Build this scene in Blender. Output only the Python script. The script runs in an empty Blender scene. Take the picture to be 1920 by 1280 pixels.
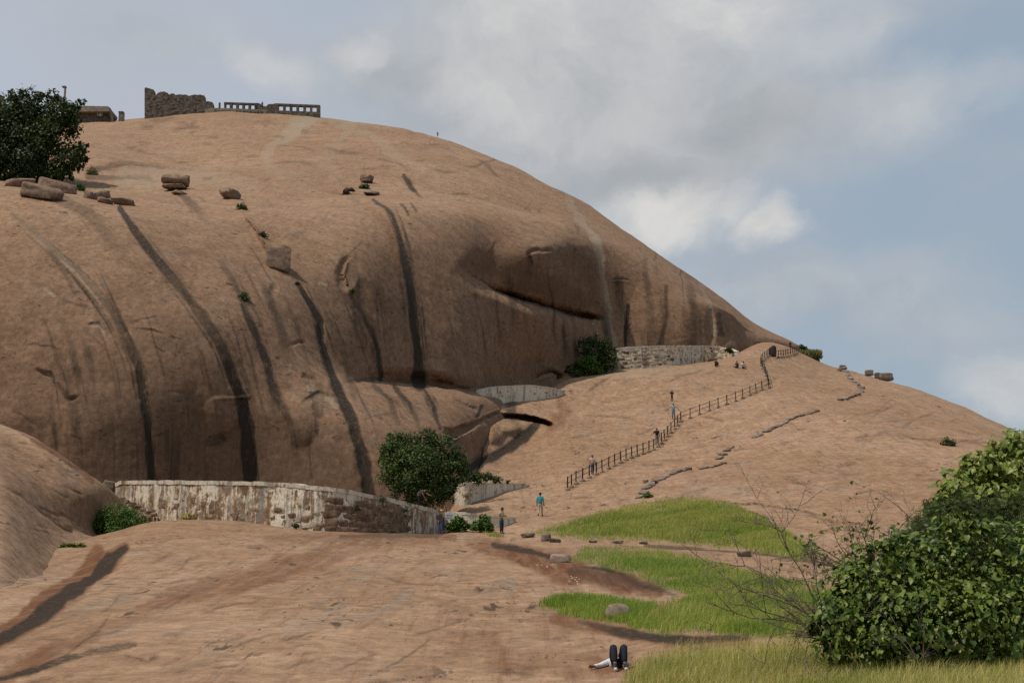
import bpy, bmesh, math, random
import numpy as np
from mathutils import Vector, Matrix
from mathutils.bvhtree import BVHTree

S = bpy.context.scene
COL = S.collection
random.seed(7)
RNG = np.random.default_rng(11)

# ------------------------------------------------------------------ camera, sky, sun, exposure
FPX, CX, CY = 2667.0, 960.0, 640.0
PITCH = math.radians(10.1)
CAMZ = 1.6
cam_d = bpy.data.cameras.new('camera')
cam = bpy.data.objects.new('camera', cam_d)
COL.objects.link(cam)
cam_d.sensor_width = 36.0
cam_d.lens = 36.0 * FPX / 1920.0
cam_d.clip_start, cam_d.clip_end = 0.2, 12000
cam.location = (0, 0, CAMZ)
cam.rotation_euler = (math.pi / 2 + PITCH, 0, 0)
S.camera = cam
S.view_settings.view_transform = 'Standard'
S.view_settings.look = 'None'
S.view_settings.gamma = 1.0
S.view_settings.exposure = 0.0
S.view_settings.use_curve_mapping = False
try:
    S.cycles.use_denoising = False
    S.cycles.max_bounces = 6
    S.cycles.transparent_max_bounces = 6
except Exception:
    pass

CP, SP = math.cos(PITCH), math.sin(PITCH)


def P(px, py, D):
    """point seen at photo position px,py at forward distance D (metres)"""
    X = (np.asarray(px, float) - CX) / FPX
    U = (CY - np.asarray(py, float)) / FPX
    fy = CP - SP * U
    fz = SP + CP * U
    D = np.asarray(D, float)
    return np.stack([X / fy * D, D + 0 * X, CAMZ + fz / fy * D], -1)


def PV(px, py, D):
    return Vector(P(px, py, D).tolist())


SUN_EL, SUN_AZ = math.radians(62), math.radians(-113)   # azimuth from +Y, clockwise
sun_dir = Vector((math.cos(SUN_EL) * math.sin(SUN_AZ), math.cos(SUN_EL) * math.cos(SUN_AZ), math.sin(SUN_EL)))
sun_l = bpy.data.lights.new('sun', 'SUN')
sun_l.energy = 3.25
sun_l.angle = math.radians(1.0)
sun_l.color = (1.0, 0.93, 0.83)
sun = bpy.data.objects.new('sun', sun_l)
COL.objects.link(sun)
sun.location = (-60, -20, 90)
sun.rotation_euler = sun_dir.to_track_quat('Z', 'Y').to_euler()


class NT:
    """small helper for node trees"""
    def __init__(s, tree):
        s.t = tree
        tree.nodes.clear()

    def n(s, typ, ins=None, **kw):
        nd = s.t.nodes.new(typ)
        for k, v in kw.items():
            setattr(nd, k, v)
        for k, v in (ins or {}).items():
            s.set(nd.inputs[k], v)
        return nd

    def set(s, sock, v):
        if isinstance(v, bpy.types.NodeSocket):
            s.t.links.new(v, sock)
        else:
            sock.default_value = v

    def math(s, op, a, b=0.0, c=0.0, clamp=False):
        nd = s.t.nodes.new('ShaderNodeMath')
        nd.operation = op
        nd.use_clamp = clamp
        s.set(nd.inputs[0], a)
        s.set(nd.inputs[1], b)
        if len(nd.inputs) > 2:
            s.set(nd.inputs[2], c)
        return nd.outputs[0]

    def vm(s, op, a, b=(0, 0, 0)):
        nd = s.t.nodes.new('ShaderNodeVectorMath')
        nd.operation = op
        s.set(nd.inputs[0], a)
        if op != 'LENGTH':
            s.set(nd.inputs[1], b)
        return nd.outputs['Value'] if op in ('LENGTH', 'DOT_PRODUCT') else nd.outputs['Vector']

    def noise(s, vec, scale, detail=4, rough=0.55, dist=0.0, out='Fac'):
        nd = s.n('ShaderNodeTexNoise', {'Vector': vec, 'Scale': scale, 'Detail': detail, 'Roughness': rough, 'Distortion': dist})
        return nd.outputs[0 if out == 'Fac' else 1]

    def rng(s, v, a, b, c=0.0, d=1.0, smooth=True):
        nd = s.n('ShaderNodeMapRange', {'Value': v, 'From Min': a, 'From Max': b, 'To Min': c, 'To Max': d})
        nd.interpolation_type = 'SMOOTHSTEP' if smooth else 'LINEAR'
        return nd.outputs['Result']

    def mix(s, f, a, b, mode='MIX'):
        nd = s.t.nodes.new('ShaderNodeMix')
        nd.data_type = 'RGBA'
        nd.blend_type = mode
        s.set(nd.inputs[0], f)
        for sock, v in ((nd.inputs[6], a), (nd.inputs[7], b)):
            if isinstance(v, (tuple, list)) and len(v) == 3:
                v = (*v, 1.0)
            s.set(sock, v)
        return nd.outputs[2]


def build_world():
    w = bpy.data.worlds.new('World')
    S.world = w
    w.use_nodes = True
    k = NT(w.node_tree)
    sky = k.n('ShaderNodeTexSky', sky_type='NISHITA', sun_disc=False, sun_elevation=SUN_EL, sun_rotation=SUN_AZ,
              altitude=300, air_density=1.3, dust_density=2.5, ozone_density=1.5)
    d = k.n('ShaderNodeTexCoord').outputs['Generated']
    d = k.vm('NORMALIZE', d)
    n1 = k.noise(d, 7.0, 7, 0.6, 0.2, out='Color')
    off = k.vm('SUBTRACT', n1, (0.5, 0.5, 0.5))
    dd = k.vm('ADD', d, k.vm('MULTIPLY', off, (0.10, 0.08, 0.08)))
    n2 = k.noise(d, 26.0, 6, 0.62, 0.3, out='Color')
    dd = k.vm('ADD', dd, k.vm('MULTIPLY', k.vm('SUBTRACT', n2, (0.5, 0.5, 0.5)), (0.026, 0.02, 0.026)))

    def blob(px, py, rx, ry, soft=0.25):
        p = Vector(P(px, py, 1.0).tolist()) - Vector((0, 0, CAMZ))
        p.normalize()
        v = k.vm('SUBTRACT', dd, tuple(p))
        v = k.vm('MULTIPLY', v, (FPX / rx, FPX / max(rx, ry), FPX / ry))
        return k.rng(k.vm('LENGTH', v), 1.0, soft, 0, 1)

    def union(bl, gains):
        acc = None
        for b, g in zip(bl, gains):
            b = k.math('MULTIPLY', b, g)
            acc = b if acc is None else k.math('MAXIMUM', acc, b)
        return acc
    # general broken cover all round the sky
    gen = k.noise(k.vm('MULTIPLY', d, (1, 1, 2.2)), 2.6, 7, 0.58, 0.3)
    cover = k.rng(gen, 0.42, 0.66, 0, 0.8)
    fine = k.noise(k.vm('MULTIPLY', dd, (1, 1, 1.6)), 16, 6, 0.62)
    # thin veil everywhere over the blue
    elev = k.n('ShaderNodeSeparateXYZ', {0: d}).outputs[2]
    base = k.mix(0.1, sky.outputs[0], (4.2, 4.7, 5.4))
    sk10 = k.mix(k.rng(d and k.n('ShaderNodeSeparateXYZ', {0: d}).outputs[0], -0.3, 0.34), (5.0, 5.4, 6.05), (3.3, 4.15, 5.05))
    base = k.mix(0.82, base, sk10)
    col = k.mix(k.math('MULTIPLY', cover, 0.55), base, (4.6, 4.75, 5.0))
    grey = union([blob(1080, 190, 640, 300, 0.15), blob(1400, 230, 400, 190, 0.1), blob(760, 130, 360, 170, 0.1),
                  blob(1500, 560, 520, 130, 0.0), blob(1250, 340, 340, 110, 0.1), blob(300, 60, 420, 110, 0.0), blob(1750, 620, 300, 120, 0.0)],
                 [1.0, 0.95, 0.75, 0.6, 1.0, 0.4, 0.4])
    fine2 = k.noise(dd, 9, 5, 0.6)
    greyc = k.mix(k.rng(k.math('ADD', k.math('MULTIPLY', fine2, 0.7), k.math('MULTIPLY', fine, 0.3)), 0.36, 0.64), (3.9, 4.2, 4.5), (5.4, 5.45, 5.55))
    col = k.mix(grey, col, greyc)
    dim = union([blob(1180, 330, 330, 90, 0.0), blob(1420, 230, 260, 100, 0.0), blob(740, 150, 150, 70, 0.0)], [0.8, 0.7, 0.5])
    col = k.mix(k.math('MULTIPLY', dim, 0.75), col, (3.05, 3.4, 3.75))
    white = union([blob(1330, 10, 420, 150, 0.0), blob(1040, 60, 330, 130, 0.0), blob(490, 115, 110, 75, 0.1), blob(640, 85, 95, 45, 0.1),
                   blob(1255, 410, 200, 85, 0.3), blob(1462, 440, 95, 58, 0.25), blob(1380, 400, 130, 60, 0.1),
                   blob(1700, 200, 150, 100, 0.0), blob(1890, 740, 170, 90, 0.1), blob(1820, 160, 170, 60, 0.0),
                   blob(900, 170, 170, 110, 0.0), blob(1560, 60, 160, 90, 0.0)],
                  [0.85, 0.75, 0.6, 0.85, 0.95, 0.95, 0.7, 0.45, 0.65, 0.3, 0.55, 0.5])
    whitec = k.mix(k.rng(fine, 0.3, 0.65), (5.7, 5.72, 5.75), (6.9, 6.8, 6.6))
    col = k.mix(white, col, whitec)
    bg = k.n('ShaderNodeBackground', {'Color': col, 'Strength': 0.1})
    out = k.n('ShaderNodeOutputWorld', {'Surface': bg.outputs[0]})


build_world()

# ------------------------------------------------------------------ small helpers


def tag(o, label=None, cat=None, group=None, kind=None):
    if label:
        o['label'] = label
    if cat:
        o['category'] = cat
    if group:
        o['group'] = group
    if kind:
        o['kind'] = kind
    return o


def empty(name, loc, label, cat, group=None, rz=0.0):
    o = bpy.data.objects.new(name, None)
    o.empty_display_size = 0.2
    COL.objects.link(o)
    o.location = loc
    o.rotation_euler = (0, 0, rz)
    return tag(o, label, cat, group)


def link(name, me, mat=None, parent=None):
    if mat is not None and not me.materials:
        me.materials.append(mat)
    o = bpy.data.objects.new(name, me)
    COL.objects.link(o)
    if parent is not None:
        o.parent = parent
        # parts are modelled in world space unless told otherwise
    return o


def world_part(name, me, mat, parent):
    """part whose mesh is in world coordinates"""
    o = link(name, me, mat, parent)
    r = parent
    m = Matrix.Identity(4)
    chain = []
    while r is not None:
        chain.append(r)
        r = r.parent
    for c in reversed(chain):
        m = m @ Matrix.LocRotScale(c.location, c.rotation_euler, c.scale) if c.parent is None else m @ (c.matrix_parent_inverse @ Matrix.LocRotScale(c.location, c.rotation_euler, c.scale))
    o.matrix_parent_inverse = m.inverted()
    return o


def np_mesh(name, verts, faces, smooth=True, mat=None):
    """verts (n,3), faces (m,k) array of equal size polygons or list of such arrays"""
    me = bpy.data.meshes.new(name)
    if not isinstance(faces, (list, tuple)):
        faces = [faces]
    faces = [np.asarray(f, np.int32) for f in faces if len(f)]
    verts = np.asarray(verts, np.float32)
    me.vertices.add(len(verts))
    me.vertices.foreach_set('co', verts.ravel())
    nl = sum(f.size for f in faces)
    nf = sum(len(f) for f in faces)
    me.loops.add(nl)
    me.loops.foreach_set('vertex_index', np.concatenate([f.ravel() for f in faces]))
    me.polygons.add(nf)
    tot = np.concatenate([np.full(len(f), f.shape[1], np.int32) for f in faces])
    st = np.concatenate([[0], np.cumsum(tot)[:-1]]).astype(np.int32)
    me.polygons.foreach_set('loop_start', st)
    me.polygons.foreach_set('loop_total', tot)
    me.update(calc_edges=True)
    me.validate()
    me.polygons.foreach_set('use_smooth', np.full(len(me.polygons), smooth, bool))
    if mat:
        me.materials.append(mat)
    return me


def grid_faces(nr, nc, flip=False):
    i = np.arange(nr * nc).reshape(nr, nc)
    q = np.stack([i[:-1, :-1], i[:-1, 1:], i[1:, 1:], i[1:, :-1]], -1).reshape(-1, 4)
    return q[:, ::-1] if flip else q


# numpy gradient noise
_perm = np.random.default_rng(3).permutation(256)
_perm = np.concatenate([_perm, _perm, _perm])
_g = np.random.default_rng(4).normal(size=(256, 3))
_g /= np.linalg.norm(_g, axis=1, keepdims=True)


def perlin(p):
    p = np.asarray(p, float)
    sh = p.shape[:-1]
    p = p.reshape(-1, 3)
    i = np.floor(p).astype(np.int64)
    f = p - i
    i &= 255
    u = f * f * f * (f * (f * 6 - 15) + 10)
    out = np.zeros(len(p))
    for dx in (0, 1):
        wx = u[:, 0] if dx else 1 - u[:, 0]
        for dy in (0, 1):
            wy = u[:, 1] if dy else 1 - u[:, 1]
            for dz in (0, 1):
                wz = u[:, 2] if dz else 1 - u[:, 2]
                h = _perm[_perm[_perm[i[:, 0] + dx] + i[:, 1] + dy] + i[:, 2] + dz]
                g = _g[h]
                out += wx * wy * wz * (g[:, 0] * (f[:, 0] - dx) + g[:, 1] * (f[:, 1] - dy) + g[:, 2] * (f[:, 2] - dz))
    return out.reshape(sh)


def fbm(p, octv=4, gain=0.5):
    p = np.asarray(p, float)
    a, t = 1.0, 0
    for o in range(octv):
        t = t + a * perlin(p * (2.03 ** o) + 17.3 * o)
        a *= gain
    return t


def sstep(a, b, x):
    t = np.clip((x - a) / (b - a), 0, 1)
    return t * t * (3 - 2 * t)


def pchip_slopes(h, dl):
    """h (n-1,), dl (n-1, ...) -> slopes (n, ...)"""
    n = len(h) + 1
    m = np.zeros((n,) + dl.shape[1:])
    if n == 2:
        m[:] = dl[0]
        return m
    hs = h.reshape((-1,) + (1,) * (dl.ndim - 1))
    w1 = 2 * hs[1:] + hs[:-1]
    w2 = hs[1:] + 2 * hs[:-1]
    prod = dl[:-1] * dl[1:]
    with np.errstate(divide='ignore', invalid='ignore'):
        hm = (w1 + w2) / (w1 / dl[:-1] + w2 / dl[1:])
    m[1:-1] = np.where(prod > 0, hm, 0)
    m[0], m[-1] = dl[0], dl[-1]
    return m


def pchip(xk, yk, x):
    xk = np.asarray(xk, float)
    yk = np.asarray(yk, float)
    h = np.diff(xk)
    dl = np.diff(yk, axis=0) / h.reshape((-1,) + (1,) * (yk.ndim - 1))
    m = pchip_slopes(h, dl)
    x = np.clip(x, xk[0], xk[-1])
    j = np.clip(np.searchsorted(xk, x, side='right') - 1, 0, len(h) - 1)
    sh = (-1,) + (1,) * (yk.ndim - 1)
    t = ((x - xk[j]) / h[j]).reshape(sh)
    hj = h[j].reshape(sh)
    return ((1 + 2 * t) * (1 - t) ** 2 * yk[j] + t * (1 - t) ** 2 * hj * m[j] + t * t * (3 - 2 * t) * yk[j + 1] + t * t * (t - 1) * hj * m[j + 1])


def blur(a, s, axis):
    if s <= 0:
        return a
    r = int(3 * s)
    ker = np.exp(-0.5 * (np.arange(-r, r + 1) / s) ** 2)
    ker /= ker.sum()
    pad = [(0, 0)] * a.ndim
    pad[axis] = (r, r)
    b = np.pad(a, pad, mode='reflect', reflect_type='odd')
    out = np.zeros_like(a)
    for i, kv in enumerate(ker):
        sl = [slice(None)] * a.ndim
        sl[axis] = slice(i, i + a.shape[axis])
        out += kv * b[tuple(sl)]
    return out


def seg_dist(X, Y, pts, vals=None):
    """distance to a polyline, signed (+ above/right-hand of its direction = smaller y when drawn left to right), with values along it"""
    best = np.full(X.shape, 1e9)
    sd = np.zeros(X.shape)
    al = np.zeros(X.shape)
    pts = np.asarray(pts, float)
    L = np.concatenate([[0], np.cumsum(np.hypot(*np.diff(pts, axis=0).T))])
    for k in range(len(pts) - 1):
        a, b = pts[k], pts[k + 1]
        d = b - a
        ll = d @ d
        t = np.clip(((X - a[0]) * d[0] + (Y - a[1]) * d[1]) / ll, 0, 1)
        ex, ey = X - (a[0] + t * d[0]), Y - (a[1] + t * d[1])
        r = np.hypot(ex, ey)
        m = r < best
        best = np.where(m, r, best)
        sg = np.sign(ey * d[0] - ex * d[1])     # >0 : below the line when it runs to the right
        sd = np.where(m, -sg * r, sd)
        al = np.where(m, (L[k] + t * (L[k + 1] - L[k])) / L[-1], al)
    return best, sd, al


class Sheet:
    """a rock surface given by control rows (each a curve across the view, with distances)"""
    def __init__(s, rows, xs, step=2.4, sx=3.0, st=3.0, front=None, cap=70):
        xs = np.asarray(xs, float)
        Yk, Lk = [], []
        for r in rows:
            r = np.asarray(r, float)
            Yk.append(pchip(r[:, 0], r[:, 1], xs))
            Lk.append(np.log(pchip(r[:, 0], r[:, 2], xs)))
        Yk, Lk = np.array(Yk), np.array(Lk)
        ts = [0.0]
        for k in range(len(rows) - 1):
            gap = np.percentile(np.abs(Yk[k + 1] - Yk[k]), 85)
            n = int(np.clip(gap / step, 6, cap))
            ts += [k + (i + 1) / n for i in range(n)]
        ts = np.array(ts)
        kk = np.arange(len(rows))
        Y = pchip(kk, Yk, ts)
        Lg = pchip(kk, Lk, ts)
        Y = blur(blur(Y, sx, 1), st, 0)
        Lg = blur(blur(Lg, sx, 1), st, 0)
        s.X = np.broadcast_to(xs, Y.shape).copy()
        s.Y, s.D = Y, np.exp(Lg)
        s.ts = ts
        s.wk = 1.0
        s.front = np.ones_like(Y) if front is None else (ts <= front)[:, None] * np.ones_like(Y)
        s.st = np.zeros(Y.shape + (4,), np.float32)
        s.gr = np.zeros(Y.shape + (4,), np.float32)
        s.st[..., 3] = s.gr[..., 3] = 1

    def _box(s, pts, m):
        pts = np.asarray(pts, float)
        return (s.X > pts[:, 0].min() - m) & (s.X < pts[:, 0].max() + m) & (s.Y > pts[:, 1].min() - m) & (s.Y < pts[:, 1].max() + m) & (s.front > 0)

    def ledge(s, pts, A, up, down, taper=0.2, dark=0.0):
        """undercut: surface above the line sinks in towards it, below the line it comes straight out again; dark tints cracks and undercut shade"""
        m = s._box(pts, max(up, down) + 4)
        if not m.any():
            return
        X, Y = s.X[m], s.Y[m]
        wob = 3.0 * perlin(np.stack([X * .05, Y * .05, 0 * X + A], -1)) + 1.5 * perlin(np.stack([X * .17, Y * .17, 0 * X], -1))
        b, sd, al = seg_dist(X, Y + wob, pts)
        e = sstep(0, taper, al) * sstep(0, taper, 1 - al)
        f = np.where(sd >= 0, np.clip(1 - sd / up, 0, 1) ** 1.6, np.clip(1 + sd / down, 0, 1) ** 1.5)
        s.D[m] += A * f * e
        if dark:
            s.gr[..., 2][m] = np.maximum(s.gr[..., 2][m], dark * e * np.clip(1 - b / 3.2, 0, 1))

    def dent(s, cx, cy, rx, ry, A, ang=0.0, pw=1.0):
        m = (np.hypot((s.X - cx) / (rx * 1.6 + 1), (s.Y - cy) / (ry * 1.6 + 1)) < 1.5) & (s.front > 0)
        if not m.any():
            return
        dx, dy = s.X[m] - cx, s.Y[m] - cy
        c, q = math.cos(ang), math.sin(ang)
        u, v = (dx * c + dy * q) / rx, (-dx * q + dy * c) / ry
        s.D[m] += A * np.clip(1 - u * u - v * v, 0, 1) ** pw

    def stroke(s, ch, pts, w, inten=1.0, soft=0.38, rough=1.0, arr='st', add_depth=0.0):
        """a band along a line: pts (x,y) w width or list, inten or list along it"""
        W = np.atleast_1d(np.asarray(w, float)) * s.wk
        I = np.atleast_1d(np.asarray(inten, float))
        m = s._box(pts, W.max() * 2.2 + 4)
        if not m.any():
            return
        X, Y = s.X[m], s.Y[m]
        wob = rough * (4 * perlin(np.stack([X * .02, Y * .02, 0 * X + 5.5], -1)) + 2.0 * perlin(np.stack([X * .09, Y * .06, 0 * X + 1.5], -1)))
        b, sd, al = seg_dist(X + wob, Y + 0.5 * wob, pts)
        ww = np.interp(al, np.linspace(0, 1, len(W)), W) * (1 + .6 * perlin(np.stack([al * 7, 0 * al + W.sum(), 0 * al + 3.3], -1)) + .35 * perlin(np.stack([al * 23, 0 * al + W.sum(), 0 * al], -1)))
        ii = np.interp(al, np.linspace(0, 1, len(I)), I)
        f = np.minimum(1, 1.15 * ii) * (1 - sstep(ww * (1 - soft), ww * (1 + soft * 0.4), b))
        a = s.st if arr == 'st' else s.gr
        a[..., ch][m] = np.maximum(a[..., ch][m], f)
        if add_depth:
            s.D[m] += 0.6 * add_depth * ii * (1 - sstep(0, ww * 1.6, b))

    def poly(s, ch, pts, val, feather=6.0, arr='gr'):
        m = s._box(pts, feather + 2)
        if not m.any():
            return
        X, Y = s.X[m], s.Y[m]
        wob = 5 * perlin(np.stack([X * .04, Y * .07, 0 * X + 9.5], -1)) + 2.5 * perlin(np.stack([X * .15, Y * .2, 0 * X], -1))
        ins = inside(X, Y + wob, pts)
        b, _, _ = seg_dist(X, Y + wob, list(pts) + [pts[0]])
        f = val * np.where(ins, sstep(-feather * .2, feather, b), 0)
        a = s.st if arr == 'st' else s.gr
        a[..., ch][m] = np.maximum(a[..., ch][m], f)

    def normals(s, V):
        du = np.gradient(V, axis=1)
        dv = np.gradient(V, axis=0)
        n = np.cross(du, dv)
        n /= np.linalg.norm(n, axis=-1, keepdims=True) + 1e-9
        return n

    def finish(s, name, mat, relief):
        V = P(s.X, s.Y, s.D)
        n = s.normals(V)
        if n[..., 2].mean() < 0:
            n = -n
        V = V + n * relief(V, n)[..., None]
        s.V = V
        nr, nc = s.X.shape
        me = np_mesh(name, V.reshape(-1, 3), grid_faces(nr, nc), True, mat)
        for nm, arr in (('stain', s.st), ('cover', s.gr)):
            a = me.color_attributes.new(nm, 'FLOAT_COLOR', 'POINT')
            a.data.foreach_set('color', arr.reshape(-1).astype(np.float32))
        o = link(name, me)
        o['kind'] = 'structure'
        return o


def inside(X, Y, poly):
    poly = np.asarray(poly, float)
    r = np.zeros(np.shape(X), bool)
    j = len(poly) - 1
    for i in range(len(poly)):
        xi, yi = poly[i]
        xj, yj = poly[j]
        with np.errstate(divide='ignore', invalid='ignore'):
            c = ((yi > Y) != (yj > Y)) & (X < (xj - xi) * (Y - yi) / (yj - yi + 1e-12) + xi)
        r ^= c
        j = i
    return r


# ------------------------------------------------------------------ materials


def new_mat(name):
    m = bpy.data.materials.new(name)
    m.use_nodes = True
    k = NT(m.node_tree)
    out = k.n('ShaderNodeOutputMaterial')
    bs = k.n('ShaderNodeBsdfPrincipled', {'Roughness': 0.85})
    bs.inputs['Specular IOR Level'].default_value = 0.25
    k.t.links.new(bs.outputs[0], out.inputs[0])
    k.bs, k.out = bs, out
    return m, k


def rock_material():
    m, k = new_mat('granite')
    pos = k.n('ShaderNodeNewGeometry').outputs['Position']
    st = k.n('ShaderNodeSeparateColor', {0: k.n('ShaderNodeAttribute', attribute_name='stain').outputs['Color']})
    gr = k.n('ShaderNodeSeparateColor', {0: k.n('ShaderNodeAttribute', attribute_name='cover').outputs['Color']})
    dark, rust, pale = st.outputs[0], st.outputs[1], st.outputs[2]
    patina, soil, crack_shade = gr.outputs[0], gr.outputs[1], gr.outputs[2]
    big = k.noise(pos, 0.055, 5, 0.55, 0.4)
    mid = k.noise(pos, 0.55, 6, 0.68, 0.3)
    fine = k.noise(pos, 2.2, 9, 0.80)
    grain = k.noise(pos, 22.0, 3, 0.7)
    # exfoliation lines: stretched along the sheet of rock
    mp = k.n('ShaderNodeMapping', {'Vector': pos, 'Rotation': (0.0, 0.0, math.radians(20)), 'Scale': (1.5, 0.10, 0.5)})
    fol = k.noise(mp.outputs[0], 1.3, 9, 0.76, 0.5)
    mp2 = k.n('ShaderNodeMapping', {'Vector': pos, 'Rotation': (0.0, 0.0, math.radians(24)), 'Scale': (0.9, 0.17, 1.6)})
    fl = k.noise(mp2.outputs[0], 1.6, 7, 0.62, 0.5)
    vert = k.noise(k.vm('MULTIPLY', pos, (0.9, 0.9, 0.05)), 1.0, 6, 0.65, 0.4)
    vert2 = k.noise(k.vm('MULTIPLY', pos, (3.0, 3.0, 0.16)), 1.0, 5, 0.65, 0.3)

    c = k.mix(k.rng(big, 0.36, 0.66), (0.268, 0.162, 0.094), (0.318, 0.201, 0.125))
    greyp = k.noise(pos, 0.17, 6, 0.62, 0.8)
    c = k.mix(k.rng(greyp, 0.55, 0.72, 0, 0.5), c, (0.262, 0.195, 0.140))
    c = k.mix(k.rng(fol, 0.50, 0.64, 0, 0.75), c, (0.215, 0.118, 0.068))
    mp3 = k.n('ShaderNodeMapping', {'Vector': pos, 'Rotation': (0.0, 0.0, math.radians(14)), 'Scale': (0.55, 0.05, 0.25)})
    fol3 = k.noise(mp3.outputs[0], 1.1, 8, 0.72, 0.7)
    c = k.mix(k.rng(fol3, 0.55, 0.66, 0, 0.6), c, (0.225, 0.178, 0.138))
    c = k.mix(k.rng(fol, 0.46, 0.30, 0, 0.35), c, (0.34, 0.235, 0.155))
    c = k.mix(1.0, c, k.n('ShaderNodeCombineColor', {0: k.rng(mid, 0.25, 0.75, 0.80, 1.17), 1: k.rng(mid, 0.25, 0.75, 0.79, 1.18), 2: k.rng(mid, 0.25, 0.75, 0.77, 1.2)}).outputs[0], 'MULTIPLY')
    g = k.rng(fine, 0.30, 0.70, 0.58, 1.42, False)
    g = k.math('MULTIPLY', g, k.rng(grain, 0.25, 0.75, 0.84, 1.16, False))
    gc = k.n('ShaderNodeCombineColor', {0: g, 1: g, 2: g}).outputs[0]
    c = k.mix(1.0, c, gc, 'MULTIPLY')
    # rock varnish on the steep faces
    pv = k.math('MULTIPLY', patina, k.rng(k.math('ADD', k.math('MULTIPLY', vert, 0.5), k.math('MULTIPLY', mid, 0.8)), 0.45, 0.85, 0.55, 1.0), clamp=True)
    varn = k.mix(k.rng(mid, 0.35, 0.65), (0.125, 0.072, 0.043), (0.205, 0.122, 0.075))
    varn = k.mix(1.0, varn, gc, 'MULTIPLY')
    c = k.mix(pv, c, varn)
    dv = k.math('MULTIPLY', patina, k.rng(vert2, 0.56, 0.72, 0, 0.4), clamp=True)
    c = k.mix(dv, c, (0.070, 0.046, 0.031))
    # run-off stains and tone bands
    ru = k.math('MULTIPLY', rust, k.rng(fol, 0.3, 0.62, 0.45, 1.0), clamp=True)
    c = k.mix(ru, c, (0.130, 0.052, 0.022))
    pl = k.math('MULTIPLY', pale, k.rng(fine, 0.3, 0.65, 0.55, 1.0), clamp=True)
    c = k.mix(k.math('MULTIPLY', pl, 0.85), c, (0.305, 0.24, 0.168))
    vert3 = k.noise(k.vm('MULTIPLY', pos, (4.5, 4.5, 0.10)), 1.0, 5, 0.7, 0.3)
    dk = k.math('MULTIPLY', dark, k.rng(k.math('ADD', k.math('MULTIPLY', vert3, 0.9), k.math('MULTIPLY', fine, 0.2)), 0.40, 0.64, 0.62, 1.35), clamp=True)
    c = k.mix(dk, c, k.mix(k.rng(vert3, 0.35, 0.65), (0.014, 0.011, 0.008), (0.042, 0.032, 0.023)))
    so = k.math('MULTIPLY', soil, k.rng(fine, 0.25, 0.6, 0.7, 1.0), clamp=True)
    c = k.mix(so, c, k.mix(k.rng(mid, 0.35, 0.65), (0.10, 0.125, 0.028), (0.16, 0.15, 0.05)))
    # hairline cracks, flake edges and shade painted into the undercut slits
    fl2 = k.noise(mp2.outputs[0], 5.5, 6, 0.64, 0.5)
    ck = k.math('MAXIMUM', k.rng(fl, 0.61, 0.655, 0, 1), k.rng(fl2, 0.60, 0.645, 0, 0.8))
    ck = k.math('MULTIPLY', ck, k.rng(k.noise(pos, 0.25, 3), 0.45, 0.6))
    ck = k.math('MAXIMUM', ck, crack_shade)
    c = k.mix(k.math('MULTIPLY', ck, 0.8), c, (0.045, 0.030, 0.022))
    k.set(k.bs.inputs['Base Color'], c)
    k.bs.inputs['Roughness'].default_value = 0.92
    k.bs.inputs['Specular IOR Level'].default_value = 0.12
    h = k.math('MULTIPLY', mid, 0.22)
    h = k.math('ADD', h, k.math('MULTIPLY', fine, 0.40))
    h = k.math('ADD', h, k.math('MULTIPLY', grain, 0.05))
    h = k.math('ADD', h, k.math('MULTIPLY', fol, 0.22))
    h = k.math('SUBTRACT', h, k.math('MULTIPLY', ck, 0.3))
    b = k.n('ShaderNodeBump', {'Strength': 0.4, 'Distance': 0.28, 'Height': h})
    k.set(k.bs.inputs['Normal'], b.outputs[0])
    return m


M_ROCK = rock_material()


def simple_mat(name, a, b, scale=3.0, rough=0.85, bump=0.0, detail=5, isl=0.0, coord='pos', dist=0.05, spec=0.25):
    m, k = new_mat(name)
    g = k.n('ShaderNodeNewGeometry')
    if coord == 'pos':
        pos = g.outputs['Position']
    else:
        pos = k.n('ShaderNodeTexCoord').outputs['Object']
    n = k.noise(pos, scale, detail, 0.62)
    c = k.mix(k.rng(n, 0.3, 0.7), a, b)
    if isl:
        r = k.n('ShaderNodeObjectInfo').outputs['Random']
        v = k.rng(r, 0, 1, 1 - isl, 1 + isl, False)
        c = k.mix(1.0, c, k.n('ShaderNodeCombineColor', {0: v, 1: v, 2: v}).outputs[0], 'MULTIPLY')
    k.set(k.bs.inputs['Base Color'], c)
    k.bs.inputs['Roughness'].default_value = rough
    k.bs.inputs['Specular IOR Level'].default_value = spec
    if bump:
        k.set(k.bs.inputs['Normal'], k.n('ShaderNodeBump', {'Strength': bump, 'Distance': dist, 'Height': n}).outputs[0])
    return m


def leaf_mat(name, a, b, trans=0.3, rough=0.5, c3=None, patch=0.4):
    m, k = new_mat(name)
    g = k.n('ShaderNodeNewGeometry')
    rnd = k.math('FRACT', k.math('ADD', g.outputs['Random Per Island'], k.n('ShaderNodeObjectInfo').outputs['Random']))
    pos = g.outputs['Position']
    f = k.math('ADD', k.math('MULTIPLY', rnd, 0.45), k.math('MULTIPLY', k.noise(pos, 0.9, 3), 0.35))
    f = k.math('ADD', f, k.math('MULTIPLY', k.math('SUBTRACT', k.noise(pos, 0.16, 3), 0.5), patch))
    c = k.mix(k.rng(f, 0.18, 0.68), a, b)
    if c3:
        c = k.mix(k.rng(k.math('FRACT', k.math('MULTIPLY', rnd, 7.31)), 0.80, 0.92), c, c3)
    k.set(k.bs.inputs['Base Color'], c)
    k.bs.inputs['Roughness'].default_value = rough
    tr = k.n('ShaderNodeBsdfTranslucent', {'Color': c})
    ms = k.n('ShaderNodeMixShader', {0: trans, 1: k.bs.outputs[0], 2: tr.outputs[0]})
    k.t.links.new(ms.outputs[0], k.out.inputs[0])
    return m


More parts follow.
